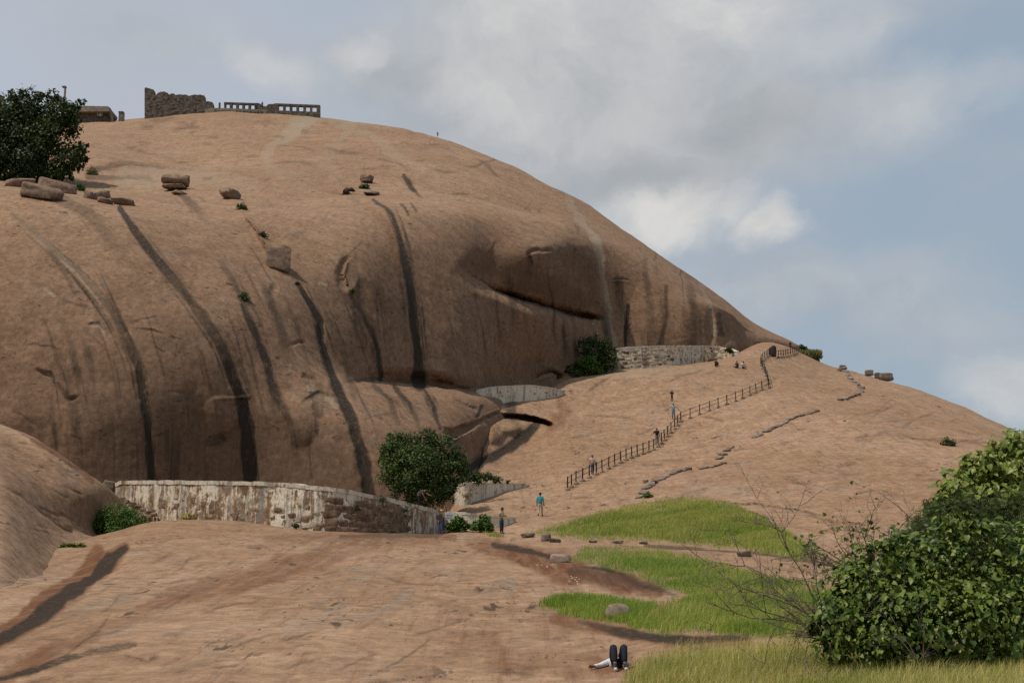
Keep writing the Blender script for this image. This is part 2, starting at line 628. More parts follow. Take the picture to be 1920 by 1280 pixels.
def plaster_mat(name, brown=0.5, seed=0.0, streak=1.0, horiz=0.0):
    """old lime plaster over rubble: white run-off streaks, brown bare patches, grey algae"""
    m, k = new_mat(name)
    pos = k.vm('ADD', k.n('ShaderNodeNewGeometry').outputs['Position'], (seed, seed * 0.7, 0))
    n1 = k.noise(k.vm('MULTIPLY', pos, (1, 1, 0.55)), 0.45, 6, 0.68, 0.6)
    n2 = k.noise(k.vm('MULTIPLY', pos, (4.6, 4.6, 0.45)), 1.0, 6, 0.7, 0.3)
    n3 = k.noise(pos, 6.0, 6, 0.7)
    n4 = k.noise(k.vm('MULTIPLY', pos, (2.2, 2.2, 0.20)), 1.0, 4, 0.6, 0.2)
    n5 = k.noise(pos, 1.7, 6, 0.66, 0.8)
    n6 = k.noise(k.vm('MULTIPLY', pos, (1.2, 1.2, 2.6)), 1.0, 5, 0.65)
    br = k.mix(k.rng(n5, 0.35, 0.65), (0.14, 0.086, 0.048), (0.31, 0.195, 0.112))
    wh = k.mix(k.rng(n3, 0.3, 0.7), (0.52, 0.445, 0.33), (0.70, 0.63, 0.50))
    f = k.math('ADD', k.math('MULTIPLY', n1, 0.9), k.math('MULTIPLY', n2, 0.75 * streak))
    f = k.math('ADD', f, k.math('MULTIPLY', n5, 0.45))
    f = k.math('ADD', f, k.math('MULTIPLY', n3, 0.20))
    t = 1.085 + 0.30 * (brown - 0.5) + 0.37 * (streak - 1)
    c = k.mix(k.rng(f, t, t + 0.13), br, wh)
    c = k.mix(k.rng(n4, 0.53, 0.63, 0, 0.75), c, (0.21, 0.19, 0.165))
    c = k.mix(k.rng(k.math('ADD', k.math('MULTIPLY', n6, 0.5), k.math('MULTIPLY', n3, 0.5)), 0.55, 0.66, 0, 0.75), c, (0.085, 0.06, 0.042))
    if horiz:
        c = k.mix(k.rng(n6, 0.44, 0.34, 0, horiz), c, (0.5, 0.46, 0.38))
    k.set(k.bs.inputs['Base Color'], c)
    k.bs.inputs['Roughness'].default_value = 0.9
    h = k.math('ADD', k.math('MULTIPLY', n5, 0.6), k.math('MULTIPLY', n3, 0.4))
    k.set(k.bs.inputs['Normal'], k.n('ShaderNodeBump', {'Strength': 0.7, 'Distance': 0.10, 'Height': h}).outputs[0])
    return m


M_BOULDER = simple_mat('weathered_boulder', (0.13, 0.083, 0.057), (0.27, 0.18, 0.122), 2.2, 0.88, 0.6, 7, 0.14, dist=0.12)
M_BOULDER_GREY = simple_mat('grey_boulder', (0.11, 0.08, 0.06), (0.26, 0.195, 0.145), 2.6, 0.88, 0.6, 7, 0.18, dist=0.1)
M_STONE = simple_mat('wall_stone', (0.085, 0.054, 0.034), (0.24, 0.155, 0.098), 3.0, 0.9, 0.6, 6, 0.25, dist=0.06)
M_STONE_PALE = simple_mat('pale_wall_stone', (0.20, 0.155, 0.105), (0.48, 0.40, 0.29), 2.2, 0.9, 0.6, 6, 0.3, dist=0.06)
M_RUIN = simple_mat('ruin_masonry', (0.055, 0.043, 0.034), (0.175, 0.14, 0.108), 1.6, 0.9, 0.8, 7, 0.05, dist=0.25)
M_RUIN_PALE = simple_mat('pale_ruin_stone', (0.15, 0.125, 0.09), (0.27, 0.23, 0.175), 1.2, 0.9, 0.6, 6, 0.1, dist=0.15)
M_IRON = simple_mat('rusty_iron', (0.016, 0.012, 0.011), (0.045, 0.028, 0.022), 6.0, 0.7, 0, 4)
M_FOOT = simple_mat('footing_concrete', (0.17, 0.115, 0.07), (0.30, 0.22, 0.15), 5.0, 0.9, 0.4, 5, 0.15)
M_BARK = simple_mat('bark', (0.05, 0.035, 0.025), (0.12, 0.09, 0.065), 6.0, 0.9, 0.5)
M_TWIG = simple_mat('dry_twig', (0.07, 0.05, 0.037), (0.17, 0.13, 0.10), 8.0, 0.9, 0.2)
M_LEAF_DARK = leaf_mat('dark_leaf', (0.020, 0.036, 0.007), (0.056, 0.088, 0.016), 0.22)
M_LEAF_MID = leaf_mat('mid_leaf', (0.023, 0.044, 0.007), (0.072, 0.115, 0.018), 0.25)
M_LEAF_BRIGHT = leaf_mat('bright_leaf', (0.045, 0.095, 0.012), (0.095, 0.175, 0.022), 0.3)
M_LEAF_BROAD = leaf_mat('broad_leaf', (0.030, 0.062, 0.007), (0.15, 0.205, 0.032), 0.25, 0.42, (0.24, 0.27, 0.06))
M_LEAF_TOP = leaf_mat('broad_leaf_pale', (0.12, 0.17, 0.018), (0.30, 0.34, 0.08), 0.32, 0.42, (0.15, 0.19, 0.05))
M_LEAF_FEATHER = leaf_mat('feathery_leaf', (0.038, 0.06, 0.013), (0.10, 0.125, 0.03), 0.2)
M_TURF = leaf_mat('turf_blade', (0.09, 0.095, 0.025), (0.19, 0.175, 0.055), 0.25, 0.7)
M_GRASS = leaf_mat('grass', (0.12, 0.235, 0.022), (0.33, 0.40, 0.055), 0.4, 0.6, (0.44, 0.45, 0.13), 1.3)
M_GRASS_SEED = leaf_mat('seeding_grass', (0.21, 0.285, 0.038), (0.45, 0.44, 0.10), 0.4, 0.6, (0.60, 0.50, 0.22), 1.3)
M_GRASS_DRY = leaf_mat('dry_grass', (0.34, 0.335, 0.075), (0.62, 0.54, 0.19), 0.4, 0.6, (0.75, 0.60, 0.32), 1.3)


def plain(name, rgb, rough=0.8):
    m, k = new_mat(name)
    n = k.noise(k.n('ShaderNodeTexCoord').outputs['Object'], 18.0, 3)
    v = k.rng(n, 0.3, 0.7, 0.82, 1.12)
    c = k.mix(1.0, rgb, k.n('ShaderNodeCombineColor', {0: v, 1: v, 2: v}).outputs[0], 'MULTIPLY')
    k.set(k.bs.inputs['Base Color'], c)
    k.bs.inputs['Roughness'].default_value = rough
    return m


# ------------------------------------------------------------------ terrain
def with_ends(rows, lo, hi):
    return rows


XG = np.concatenate([np.linspace(-700, -60, 40, endpoint=False), np.arange(-60, 1990, 3.0), np.linspace(1990, 2700, 45)])
G = [
    [(-700, 2400, 3.2), (900, 2400, 3.2), (2700, 2400, 3.2)],
    [(-700, 1520, 11), (0, 1520, 11), (900, 1520, 11.5), (1500, 1500, 11), (2000, 1500, 10.5), (2700, 1500, 10)],
    [(-700, 1290, 26), (0, 1290, 26.5), (500, 1290, 26.5), (900, 1290, 27), (1160, 1290, 26.5), (1500, 1290, 22), (1920, 1290, 20), (2700, 1290, 18)],
    [(-700, 1200, 32), (0, 1200, 33), (500, 1200, 33), (900, 1200, 34), (1120, 1200, 34), (1300, 1205, 31), (1600, 1215, 26.5), (1920, 1220, 25), (2700, 1220, 24)],
    [(-700, 1110, 44), (0, 1120, 44), (250, 1110, 46), (500, 1110, 45), (1000, 1112, 45), (1200, 1115, 45), (1500, 1120, 42), (1900, 1130, 39), (2700, 1130, 36)],
    [(-700, 1060, 60), (0, 1070, 56), (150, 1055, 62), (300, 1040, 63), (500, 1050, 62), (1000, 1050, 62), (1200, 1053, 60), (1500, 1065, 56), (1900, 1075, 51), (2700, 1075, 48)],
    [(-700, 1030, 75), (0, 1030, 72), (150, 1012, 77), (220, 996, 82), (290, 978, 86), (400, 975, 88), (500, 985, 87), (610, 998, 85), (760, 1004, 88), (830, 1002, 93), (940, 1001, 94), (1000, 1001, 91), (1200, 1012, 84), (1500, 1020, 77), (1900, 1020, 70), (2700, 1020, 66)],
    [(-700, 1060, 95), (150, 1040, 100), (290, 1010, 100), (450, 1005, 103), (700, 1012, 104), (790, 1000, 104), (850, 972, 104), (900, 960, 104), (960, 957, 104), (1013, 962, 104), (1100, 950, 105), (1200, 945, 102), (1350, 945, 97), (1500, 965, 91), (1900, 955, 86), (2700, 955, 80)],
    [(-700, 1080, 120), (290, 1050, 122), (700, 1050, 118), (800, 1010, 112), (850, 950, 113), (880, 905, 122), (920, 880, 131), (960, 850, 141), (1000, 825, 148), (1040, 820, 145), (1100, 840, 138), (1200, 842, 137), (1440, 842, 128), (1700, 858, 118), (1900, 878, 110), (2700, 900, 100)],
    [(-700, 1100, 140), (700, 1100, 135), (850, 1010, 140), (880, 960, 145), (900, 830, 148), (918, 768, 152), (940, 757, 155), (1000, 757, 158), (1040, 754, 161), (1070, 753, 163.5), (1120, 755, 163), (1200, 757, 160), (1440, 745, 159), (1700, 775, 148), (1900, 828, 138), (2000, 865, 132), (2700, 950, 118)],
    [(-700, 1130, 170), (850, 1080, 180), (890, 960, 175), (905, 800, 168), (925, 748, 165), (960, 744, 167), (1000, 739, 170), (1040, 722, 174), (1065, 709, 178), (1100, 701, 181), (1160, 693, 186), (1250, 685, 188), (1370, 668, 193), (1400, 652, 203), (1440, 641, 212), (1500, 656, 219), (1540, 680, 213), (1600, 696, 206), (1680, 718, 196), (1800, 760, 180), (1900, 806, 165), (2000, 858, 155), (2700, 960, 138)],
    [(-700, 1150, 220), (890, 1060, 230), (920, 850, 225), (1000, 790, 230), (1065, 755, 240), (1160, 720, 250), (1400, 680, 250), (1500, 690, 255), (1680, 760, 245), (1900, 860, 220), (2700, 1000, 190)],
    [(-700, 1160, 420), (890, 1150, 420), (1065, 1000, 420), (1400, 950, 420), (1900, 1050, 420), (2700, 1150, 420)],
]
ground = Sheet(G, XG, step=2.6, sx=4, st=3, front=10.0, cap=60)

XD = np.concatenate([np.linspace(-700, -60, 40, endpoint=False), np.arange(-60, 1500, 2.2)])
E = [(1400, 0, 0)]
DM = [
    [(-700, 1060, 106), (0, 1050, 106), (200, 1030, 107), (500, 1040, 113), (700, 1050, 112), (800, 1040, 112), (870, 970, 118), (920, 892, 134), (960, 866, 141), (1000, 832, 148), (1040, 812, 155), (1060, 770, 165), (1100, 725, 181), (1160, 712, 192), (1300, 698, 196), (1370, 688, 199), (1400, 670, 210), (1440, 655, 222), (1500, 668, 235)],
    [(-700, 880, 108), (0, 880, 107), (200, 890, 108), (500, 885, 114), (700, 900, 113.5), (800, 880, 118), (870, 850, 127), (920, 842, 141), (960, 815, 158), (1000, 797, 166), (1040, 787, 172), (1060, 744, 172), (1100, 703, 183), (1160, 672, 193), (1300, 657, 197.5), (1370, 652, 203), (1400, 642, 213), (1440, 636, 224), (1500, 661, 237)],
    [(-700, 780, 109), (0, 780, 107.7), (200, 790, 108.3), (500, 795, 114.4), (640, 800, 115), (750, 810, 118.5), (850, 795, 128), (920, 790, 145), (960, 778, 161), (1000, 768, 168), (1040, 760, 175), (1060, 727, 174), (1100, 687, 185), (1160, 646, 194), (1300, 632, 198), (1370, 632, 204.5), (1400, 629, 215), (1440, 631, 226), (1500, 658, 239)],
    [(-700, 690, 112), (0, 700, 109), (200, 705, 109.6), (400, 700, 113), (500, 700, 116.5), (640, 725, 120.5), (750, 738, 127.5), (850, 748, 137), (920, 752, 151), (960, 747, 164), (1000, 742, 171), (1040, 735, 177), (1060, 711, 176), (1100, 666, 187), (1160, 610, 195), (1300, 602, 199), (1370, 608, 206), (1400, 622, 217), (1440, 629, 228), (1500, 657, 240)],
    [(-700, 600, 116), (0, 620, 110.5), (200, 630, 111), (400, 620, 115), (500, 625, 119), (640, 690, 126), (750, 712, 138), (850, 724, 145), (920, 724, 159), (1000, 704, 173), (1040, 692, 178), (1060, 681, 178), (1100, 636, 188), (1160, 570, 196), (1300, 567, 201.5), (1370, 587, 209), (1400, 617, 219), (1440, 628, 231), (1500, 656.5, 242)],
    [(-700, 520, 121), (0, 530, 114), (200, 540, 114.5), (400, 535, 120), (500, 530, 125), (640, 580, 131), (750, 600, 141), (850, 610, 149.5), (920, 605, 159), (1000, 592, 169), (1060, 570, 179), (1100, 540, 188.5), (1160, 520, 197.5), (1300, 549, 207), (1340, 572, 212), (1370, 591, 214), (1400, 614, 222), (1440, 627.6, 234), (1500, 656, 245)],
    [(-700, 440, 129), (0, 440, 121), (200, 450, 121), (400, 440, 131), (500, 450, 135), (640, 480, 137), (750, 490, 146), (850, 490, 156), (920, 490, 165), (1000, 482, 171), (1060, 462, 181), (1100, 458, 193), (1160, 470, 204), (1250, 512, 210), (1300, 538, 214), (1340, 565, 218), (1370, 586.5, 219), (1400, 611.5, 225), (1440, 627.2, 237), (1500, 655.7, 247)],
    [(-700, 370, 141), (0, 357, 133), (130, 368, 133), (250, 393, 133), (350, 402, 138), (450, 405, 145), (500, 400, 151), (640, 400, 155), (750, 400, 160), (850, 400, 169), (920, 402, 178), (1000, 408, 190), (1060, 408, 206), (1100, 422, 217), (1160, 447, 222), (1250, 499, 226), (1300, 531, 229), (1340, 561, 228), (1370, 584, 226), (1400, 609.5, 229), (1440, 627, 240), (1500, 655.5, 249)],
    [(-700, 374, 160), (0, 361.5, 150), (130, 372.5, 150), (250, 397, 149), (350, 404, 152), (430, 404, 157), (480, 400, 162), (540, 395, 171), (640, 368, 184), (750, 367, 188), (850, 370, 197), (920, 376, 205), (1000, 388, 215), (1060, 396, 226), (1100, 414, 228), (1160, 441.5, 231), (1250, 496, 233), (1300, 529, 235), (1340, 560, 233), (1370, 583, 229.5), (1400, 609, 231), (1440, 626.9, 241.5), (1500, 655.4, 250)],
    [(-700, 348, 200), (0, 346, 178), (130, 352, 178), (250, 362, 178), (350, 362, 178), (450, 352, 186), (640, 332, 203), (750, 332, 208), (850, 337, 218), (920, 347, 224), (1000, 367, 231), (1060, 383, 238), (1100, 405, 239), (1160, 436.5, 240), (1250, 492.5, 240), (1300, 527, 241), (1340, 559, 238), (1370, 582.5, 233), (1400, 608.5, 233), (1440, 626.8, 243), (1500, 655.3, 251)],
    [(-700, 305, 240), (0, 312, 217), (170, 309, 219), (250, 315, 222), (350, 317, 225), (450, 297, 233), (640, 277, 252), (750, 282, 257), (850, 292, 265), (920, 314, 260), (1000, 347, 260), (1060, 372, 259), (1100, 396, 256), (1160, 431, 254), (1250, 489.5, 251), (1300, 525.5, 250), (1340, 558, 246), (1370, 581.7, 240), (1400, 608, 238), (1440, 626.7, 246), (1500, 655.2, 253)],
    [(-700, 262, 300), (0, 252, 284), (170, 249, 284), (350, 241, 293), (450, 236, 298), (640, 239, 303), (750, 250, 303), (850, 274, 300), (920, 300, 287), (1000, 337, 281), (1060, 366, 273), (1100, 391, 266), (1160, 428, 262), (1250, 488, 258), (1300, 525, 256), (1340, 557.5, 252), (1370, 581.3, 247), (1400, 607.7, 243), (1440, 626.6, 249), (1500, 655.1, 255)],
    [(-700, 240, 345), (0, 238, 332), (140, 232, 336), (270, 219, 345), (450, 212, 352), (600, 218, 350), (700, 234, 340), (820, 257, 330), (920, 293, 312), (1040, 353, 290), (1150, 421, 274), (1250, 487.5, 266), (1300, 524.6, 263), (1340, 557.2, 258), (1370, 581, 252), (1400, 607.5, 248), (1440, 626.5, 252), (1500, 655, 257)],
    [(-700, 275, 460), (140, 265, 450), (450, 245, 470), (700, 265, 460), (920, 320, 420), (1150, 445, 370), (1300, 550, 340), (1400, 635, 320), (1440, 655, 320), (1500, 690, 320)],
    [(-700, 500, 640), (450, 480, 680), (920, 560, 600), (1150, 650, 520), (1300, 720, 480), (1400, 800, 450), (1440, 820, 450), (1500, 860, 450)],
]
dome = Sheet(DM, XD, step=2.3, sx=7, st=3, front=12.0, cap=60)

XL = np.concatenate([np.linspace(-700, -60, 30, endpoint=False), np.arange(-60, 275, 3.0)])
LF = [
    [(-700, 1260, 38), (0, 1190, 40), (60, 1150, 46), (100, 1110, 57), (160, 1050, 79), (220, 1025, 91), (275, 1020, 96)],
    [(-700, 1100, 45), (0, 1098, 48.5), (60, 1066, 57), (120, 1031, 70), (160, 1014, 76.5), (220, 1003, 88), (275, 1002, 93)],
    [(-700, 705, 83), (0, 906, 68), (40, 930, 70), (80, 965, 73), (120, 993, 76), (160, 1001, 79.5), (220, 995, 88), (275, 998, 93.5)],
    [(-700, 690, 86), (0, 893, 70.5), (40, 917, 72.5), (80, 951, 75), (120, 977, 77.5), (160, 990, 80.5), (220, 980, 88.5), (275, 992, 94)],
    [(-700, 600, 98), (0, 850, 80), (100, 900, 79.5), (150, 925, 80.5), (190, 940, 83), (220, 955, 88), (275, 985, 94.5)],
    [(-700, 520, 112), (0, 792, 92), (60, 818, 89.5), (120, 856, 87.5), (170, 889, 86.5), (205, 910, 88), (225, 935, 91), (275, 980, 96)],
    [(-700, 600, 125), (0, 850, 104), (100, 900, 103), (170, 940, 102), (205, 970, 101), (275, 1010, 102)],
    [(-700, 1000, 115), (0, 1000, 112), (205, 1030, 108), (275, 1040, 106)],
]
left = Sheet(LF, XL, step=2.6, sx=4, st=2, front=5.0)

# --- relief drawn on the hill
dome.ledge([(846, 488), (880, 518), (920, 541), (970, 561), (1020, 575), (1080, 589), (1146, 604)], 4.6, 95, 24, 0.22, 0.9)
dome.stroke(2, [(930, 546), (985, 566), (1050, 584), (1110, 598)], [2, 5, 6, 3], [.5, 1, 1, .6], arr='gr', rough=.3, soft=.4)  # shade of the overhang slit, painted as a wide dark band
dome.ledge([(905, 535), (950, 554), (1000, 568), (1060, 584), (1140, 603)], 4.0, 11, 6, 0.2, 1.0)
dome.ledge([(640, 713), (700, 708), (750, 712), (800, 716), (860, 724), (910, 738)], 2.4, 26, 9, 0.15, 0.8)
dome.ledge([(805, 713), (835, 717), (860, 723)], 0.6, 12, 5, 0.3, 1.0)
dome.ledge([(855, 806), (880, 800), (905, 785), (935, 770)], 1.0, 6, 6, 0.2, 0.5)
dome.ledge([(160, 326), (230, 314), (300, 314), (370, 317), (440, 324), (510, 342)], 1.6, 3, 9, 0.12, 0.2)
dome.stroke(0, [(170, 322), (235, 310), (300, 308)], [6, 5, 3], [.35, .3, .1])  # darker band along the scarp, colour only
dome.ledge([(230, 311), (300, 314), (330, 313)], 0.6, 3, 3, 0.3, 0.7)
dome.ledge([(415, 362), (450, 395), (478, 425), (500, 462), (512, 488), (540, 500)], -2.2, 16, 7, 0.25, 0.3)
dome.ledge([(395, 742), (440, 738), (478, 735)], 0.12, 10, 5, 0.3, 0.8)
dome.ledge([(378, 832), (415, 822), (445, 812)], 0.15, 8, 4, 0.3, 0.7)
dome.ledge([(560, 758), (585, 745), (600, 735), (632, 741), (640, 760)], 0.3, 9, 6, 0.3, 0.6)
dome.ledge([(565, 705), (590, 708), (600, 715)], 0.3, 14, 6, 0.3, 0.7)
dome.ledge([(985, 478), (1010, 470), (1040, 474)], 0.9, 8, 5, 0.3, 0.6)
dome.ledge([(990, 474), (998, 490), (1000, 504)], 0.6, 4, 4, 0.3, 0.7)
dome.ledge([(1140, 525), (1165, 526), (1182, 531)], 0.3, 5, 4, 0.3, 0.6)
dome.ledge([(60, 690), (95, 700), (110, 720), (130, 745), (155, 738)], 0.12, 8, 5, 0.3, 0.6)
dome.ledge([(160, 607), (185, 606), (200, 622)], 0.15, 10, 5, 0.3, 0.8)
dome.ledge([(70, 532), (100, 545), (115, 562), (150, 572), (190, 580)], 0.1, 7, 5, 0.3, 0.4)
dome.ledge([(270, 226), (310, 225), (340, 222)], 1.0, 4, 4, 0.3, 0.6)
dome.ledge([(312, 239), (345, 236), (375, 228)], 1.5, 4, 4, 0.3, 0.7)
dome.ledge([(620, 358), (660, 360), (700, 366), (718, 364)], 1.6, 5, 6, 0.2, 0.5)
dome.ledge([(545, 648), (560, 640), (575, 645)], 0.25, 8, 4, 0.3, 0.6)
dome.ledge([(1000, 712), (1015, 703), (1035, 700), (1060, 712)], 2.0, 10, 8, 0.25, 0.5)
dome.ledge([(850, 742), (880, 760), (905, 770)], 0.8, 8, 6, 0.3, 0.5)
dome.ledge([(830, 800), (855, 812), (880, 800), (905, 790)], 1.4, 12, 8, 0.25, 0.5)
dome.dent(657, 510, 20, 40, 0.7, 0.15, 1.4)
dome.ledge([(664, 474), (648, 488), (641, 510), (646, 532), (660, 548)], 0.8, 4, 14, .3, .25)
dome.dent(513, 543, 11, 16, 0.35, 0.2, 1.5)
dome.dent(686, 675, 18, 34, 0.6)
dome.dent(560, 780, 40, 60, -0.5)
dome.dent(420, 780, 40, 45, -0.4)
dome.dent(900, 815, 28, 28, -1.4)
dome.dent(1215, 590, 34, 70, -0.5)
dome.dent(1290, 610, 26, 50, -0.45)
dome.dent(1332, 620, 10, 40, 0.9)
dome.dent(1380, 648, 24, 12, -0.8)
rr = np.random.default_rng(21)
for i in range(70):                      # small spalls and flake scars on the big faces
    x, y = rr.uniform(0, 1280), rr.uniform(380, 880)
    L = rr.uniform(8, 26)
    a = rr.uniform(-0.5, 0.9)
    dome.ledge([(x, y), (x + L * .5 * math.cos(a), y + L * .5 * math.sin(a) - 2), (x + L * math.cos(a), y + L * math.sin(a))], 0.0, rr.uniform(3, 6), 3, 0.3, rr.uniform(0.2, 0.65))
for i in range(60):                      # flakes on the upper dome
    x, y = rr.uniform(160, 1000), rr.uniform(228, 390)
    L = rr.uniform(10, 40)
    dome.ledge([(x, y), (x + L * .5, y - 1), (x + L, y + rr.uniform(-3, 4))], rr.uniform(.3, .8), 3, 3, 0.3, rr.uniform(0.2, 0.6))
for i in range(90):                      # flakes and short cracks on the slopes
    x, y = rr.uniform(1040, 1900), rr.uniform(700, 960)
    L = rr.uniform(10, 40)
    sl = rr.uniform(-0.25, 0.15) if x > 1350 else rr.uniform(-0.45, 0.0)
    ground.ledge([(x, y), (x + L * .5, y + L * .5 * sl - 1), (x + L, y + L * sl)], rr.uniform(.1, .4), 3, 3, 0.3, rr.uniform(0.15, 0.6))
for i in range(120):
    x, y = rr.uniform(0, 1050), rr.uniform(1020, 1280)
    L = rr.uniform(12, 50)
    sl = rr.uniform(-0.5, -0.1) if x < 500 else rr.uniform(-0.15, 0.15)
    ground.ledge([(x, y), (x + L * .5, y + L * .5 * sl - 2), (x + L, y + L * sl)], rr.uniform(.02, .08), 4, 3, 0.3, rr.uniform(0.15, 0.55))
def wander(x, y, L, a, n=7, amp=.10):
    p = [(x, y)]
    for q in range(n - 1):
        a += rr.normal() * amp
        p.append((p[-1][0] + L / n * math.cos(a), p[-1][1] + L / n * math.sin(a)))
    return p


for i in range(34):
    dome.ledge(wander(rr.uniform(20, 1250), rr.uniform(400, 850), rr.uniform(30, 110), rr.uniform(-.4, 1.2), amp=.25), rr.uniform(.0, .05), 5, 3, .3, rr.uniform(.25, .7))
for i in range(16):
    dome.ledge(wander(rr.uniform(170, 900), rr.uniform(228, 380), rr.uniform(40, 130), rr.uniform(-.12, .25)), rr.uniform(.4, 1.2), 3, 4, .25, rr.uniform(.3, .7))
for i in range(30):
    ground.ledge(wander(rr.uniform(1060, 1850), rr.uniform(720, 950), rr.uniform(40, 150), rr.uniform(-.35, .15)), rr.uniform(.2, .7), 4, 4, .25, rr.uniform(.3, .75))
for i in range(34):
    x = rr.uniform(-20, 1000)
    ground.ledge(wander(x, rr.uniform(1030, 1270), rr.uniform(50, 190), -.42 + .4 * x / 1000 + rr.normal() * .08), rr.uniform(.03, .12), 5, 3, .25, rr.uniform(.25, .7))
for i in range(14):
    left.ledge(wander(rr.uniform(0, 130), rr.uniform(820, 1000), rr.uniform(25, 80), rr.uniform(.2, .7)), rr.uniform(.05, .3), 5, 4, .25, rr.uniform(.3, .7))
ground.ledge([(912, 786), (940, 781), (970, 781), (1005, 787), (1042, 798)], 4.0, 7, 8, 0.12, 1.0)  # undercut slit, its shade also painted dark along the line
ground.dent(925, 812, 26, 22, -2.2)
ground.dent(958, 802, 20, 13, -1.5)
ground.dent(900, 838, 20, 20, -1.5)
ground.ledge([(1325, 941), (1420, 946), (1500, 957), (1580, 972)], 1.2, 5, 4, 0.2, 0.8)
ground.ledge([(1500, 960), (1560, 978), (1640, 985)], 0.9, 4, 4, 0.2, 0.7)
ground.ledge([(1318, 781), (1340, 785), (1360, 792)], 0.9, 5, 4, 0.2, 0.8)
ground.ledge([(380, 1203), (430, 1196), (470, 1184)], 0.5, 10, 4, 0.2, 0.7)
ground.ledge([(230, 1225), (280, 1236), (310, 1222)], 0.4, 10, 4, 0.2, 0.7)
ground.ledge([(640, 1284), (720, 1278), (800, 1268), (830, 1264)], 0.3, 6, 4, 0.2, 0.7)
left.ledge([(-30, 884), (0, 905), (40, 929), (80, 963), (120, 993), (150, 1004)], 1.1, 14, 5, 0.1, 0.55)
left.poly(0, [(-60, 760), (0, 800), (110, 862), (210, 925), (200, 985), (165, 1000), (120, 985), (80, 955), (40, 922), (0, 898), (-60, 860)], 0.55, 22)
left.stroke(1, [(60, 825), (110, 852), (150, 882), (175, 900)], [5, 6, 6, 5], .7)
left.ledge([(20, 800), (60, 825), (110, 858), (150, 880)], -0.7, 8, 5, 0.2, 0.6)
left.ledge([(10, 850), (60, 868), (110, 885)], 0.5, 6, 4, 0.2, 0.5)
left.ledge([(0, 830), (40, 850), (80, 862)], 0.5, 6, 4, 0.2, 0.5)

# --- stains and tone bands (0 dark, 1 rust, 2 pale)
dome.wk = 0.95
rq = np.random.default_rng(77)


def T(ch, pts, w, inten=1.0, **kw):
    """a run-off stain or tone band with thinner runs beside it"""
    dome.stroke(ch, pts, w, inten, **kw)
    W, I = np.atleast_1d(w).astype(float), np.atleast_1d(inten).astype(float)
    pts = np.asarray(pts, float)
    L = np.concatenate([[0], np.cumsum(np.hypot(*np.diff(pts, axis=0).T))])
    if ch or L[-1] < 60:
        return
    for q in range(11):
        a = rq.uniform(0, .6)
        b = min(1, a + rq.uniform(.25, .6))
        u = np.linspace(a, b, 7)
        off = rq.normal() * 1.3 * W.mean() + np.cumsum(rq.normal(size=7)) * .5
        xs_, ys_ = np.interp(u * L[-1], L, pts[:, 0]), np.interp(u * L[-1], L, pts[:, 1])
        dome.stroke(0, list(zip(xs_ + off, ys_)), [1.2, rq.uniform(1.5, 3.2), rq.uniform(1.5, 3.5)], [.1, rq.uniform(.3, .75) * I.max(), .1], rough=.5)


dome.poly(0, [(135, 715), (260, 690), (420, 720), (560, 770), (700, 830), (720, 960), (120, 960)], 0.34, 70, arr='st')
0 and dome.poly(0, [(880, 470), (1000, 455), (1110, 470), (1130, 590), (1000, 570), (890, 520)], 0.25, 30, arr='st')
T(0, [(225, 388), (262, 440), (300, 490), (340, 540), (380, 590), (415, 640), (440, 690), (455, 740), (465, 800), (474, 960)], [5, 8, 11, 12, 12, 12, 15, 17], [.7, .75, .5, .5, .7, .85, 1, 1], add_depth=0.3)
T(2, [(15, 395), (80, 450), (150, 510), (205, 575)], [4, 6, 8, 8], [.3, .55, .6, .2])
T(0, [(20, 400), (80, 450), (150, 510), (205, 575), (235, 630), (258, 690), (270, 750), (280, 830), (287, 960)], [3, 4, 5, 8, 9, 10, 11], [.25, .3, .35, .5, .85, 1, 1], add_depth=0.3)
T(0, [(455, 570), (480, 620), (505, 680), (520, 740), (540, 790), (560, 870)], [5, 8, 8, 8, 8], [.7, .75, .7, .5, .3])
T(0, [(560, 530), (585, 570), (600, 600), (603, 640), (620, 690), (645, 750), (665, 790), (680, 850), (696, 960)], [3, 6, 7, 8, 10, 13, 16, 17], [.7, 1, 1, 1, .8, .75, .8, .9, .9], add_depth=0.8)
T(0, [(700, 375), (735, 410), (755, 460), (770, 520), (780, 600), (785, 660), (788, 716)], [4, 6, 8, 9, 11, 13], [.6, .75, .8, .9, 1, 1], add_depth=0.6)
T(1, [(690, 395), (728, 425), (745, 470), (758, 530)], [8, 10, 9], [.2, .4, .2])
T(2, [(1058, 362), (1085, 400), (1110, 440), (1125, 480), (1135, 540), (1140, 600), (1152, 645)], [5, 8, 9, 9, 9, 9, 8], [.5, .75, .85, .85, .8, .75, .6], add_depth=0.5)
T(0, [(1179, 574), (1176, 605), (1174, 650)], [3.5, 4, 2.5], [1, .95, .9], add_depth=0.4)
T(2, [(1312, 535), (1330, 575), (1338, 625)], [4, 5, 5], [.4, .6, .6])
T(0, [(1345, 590), (1350, 625)], [5, 7], .5)
T(0, [(1247, 540), (1245, 600), (1240, 645)], [4, 5, 5], .5)
T(0, [(1298, 560), (1300, 645)], [7, 9], .35)
T(0, [(655, 545), (685, 590), (698, 620), (706, 650), (714, 706)], [4, 5, 4, 6], [.5, .5, .9, .7], add_depth=0.6)
T(0, [(330, 700), (325, 760), (330, 960)], [8, 16, 18], [.1, .5, .6])
T(0, [(385, 830), (394, 960)], [6, 9], [.3, .6])
T(0, [(600, 700), (596, 770)], [10, 12], [.1, .4])
T(0, [(742, 720), (770, 748), (785, 790)], [4, 5, 5], [.6, .7, .3])
T(0, [(700, 715), (735, 745), (748, 790)], [4, 6, 6], [.4, .6, .3])
T(0, [(792, 720), (815, 752), (830, 800)], [3, 4, 4], [.6, .8, .5], add_depth=0.4)
T(0, [(905, 760), (895, 780)], [4, 3], .8)
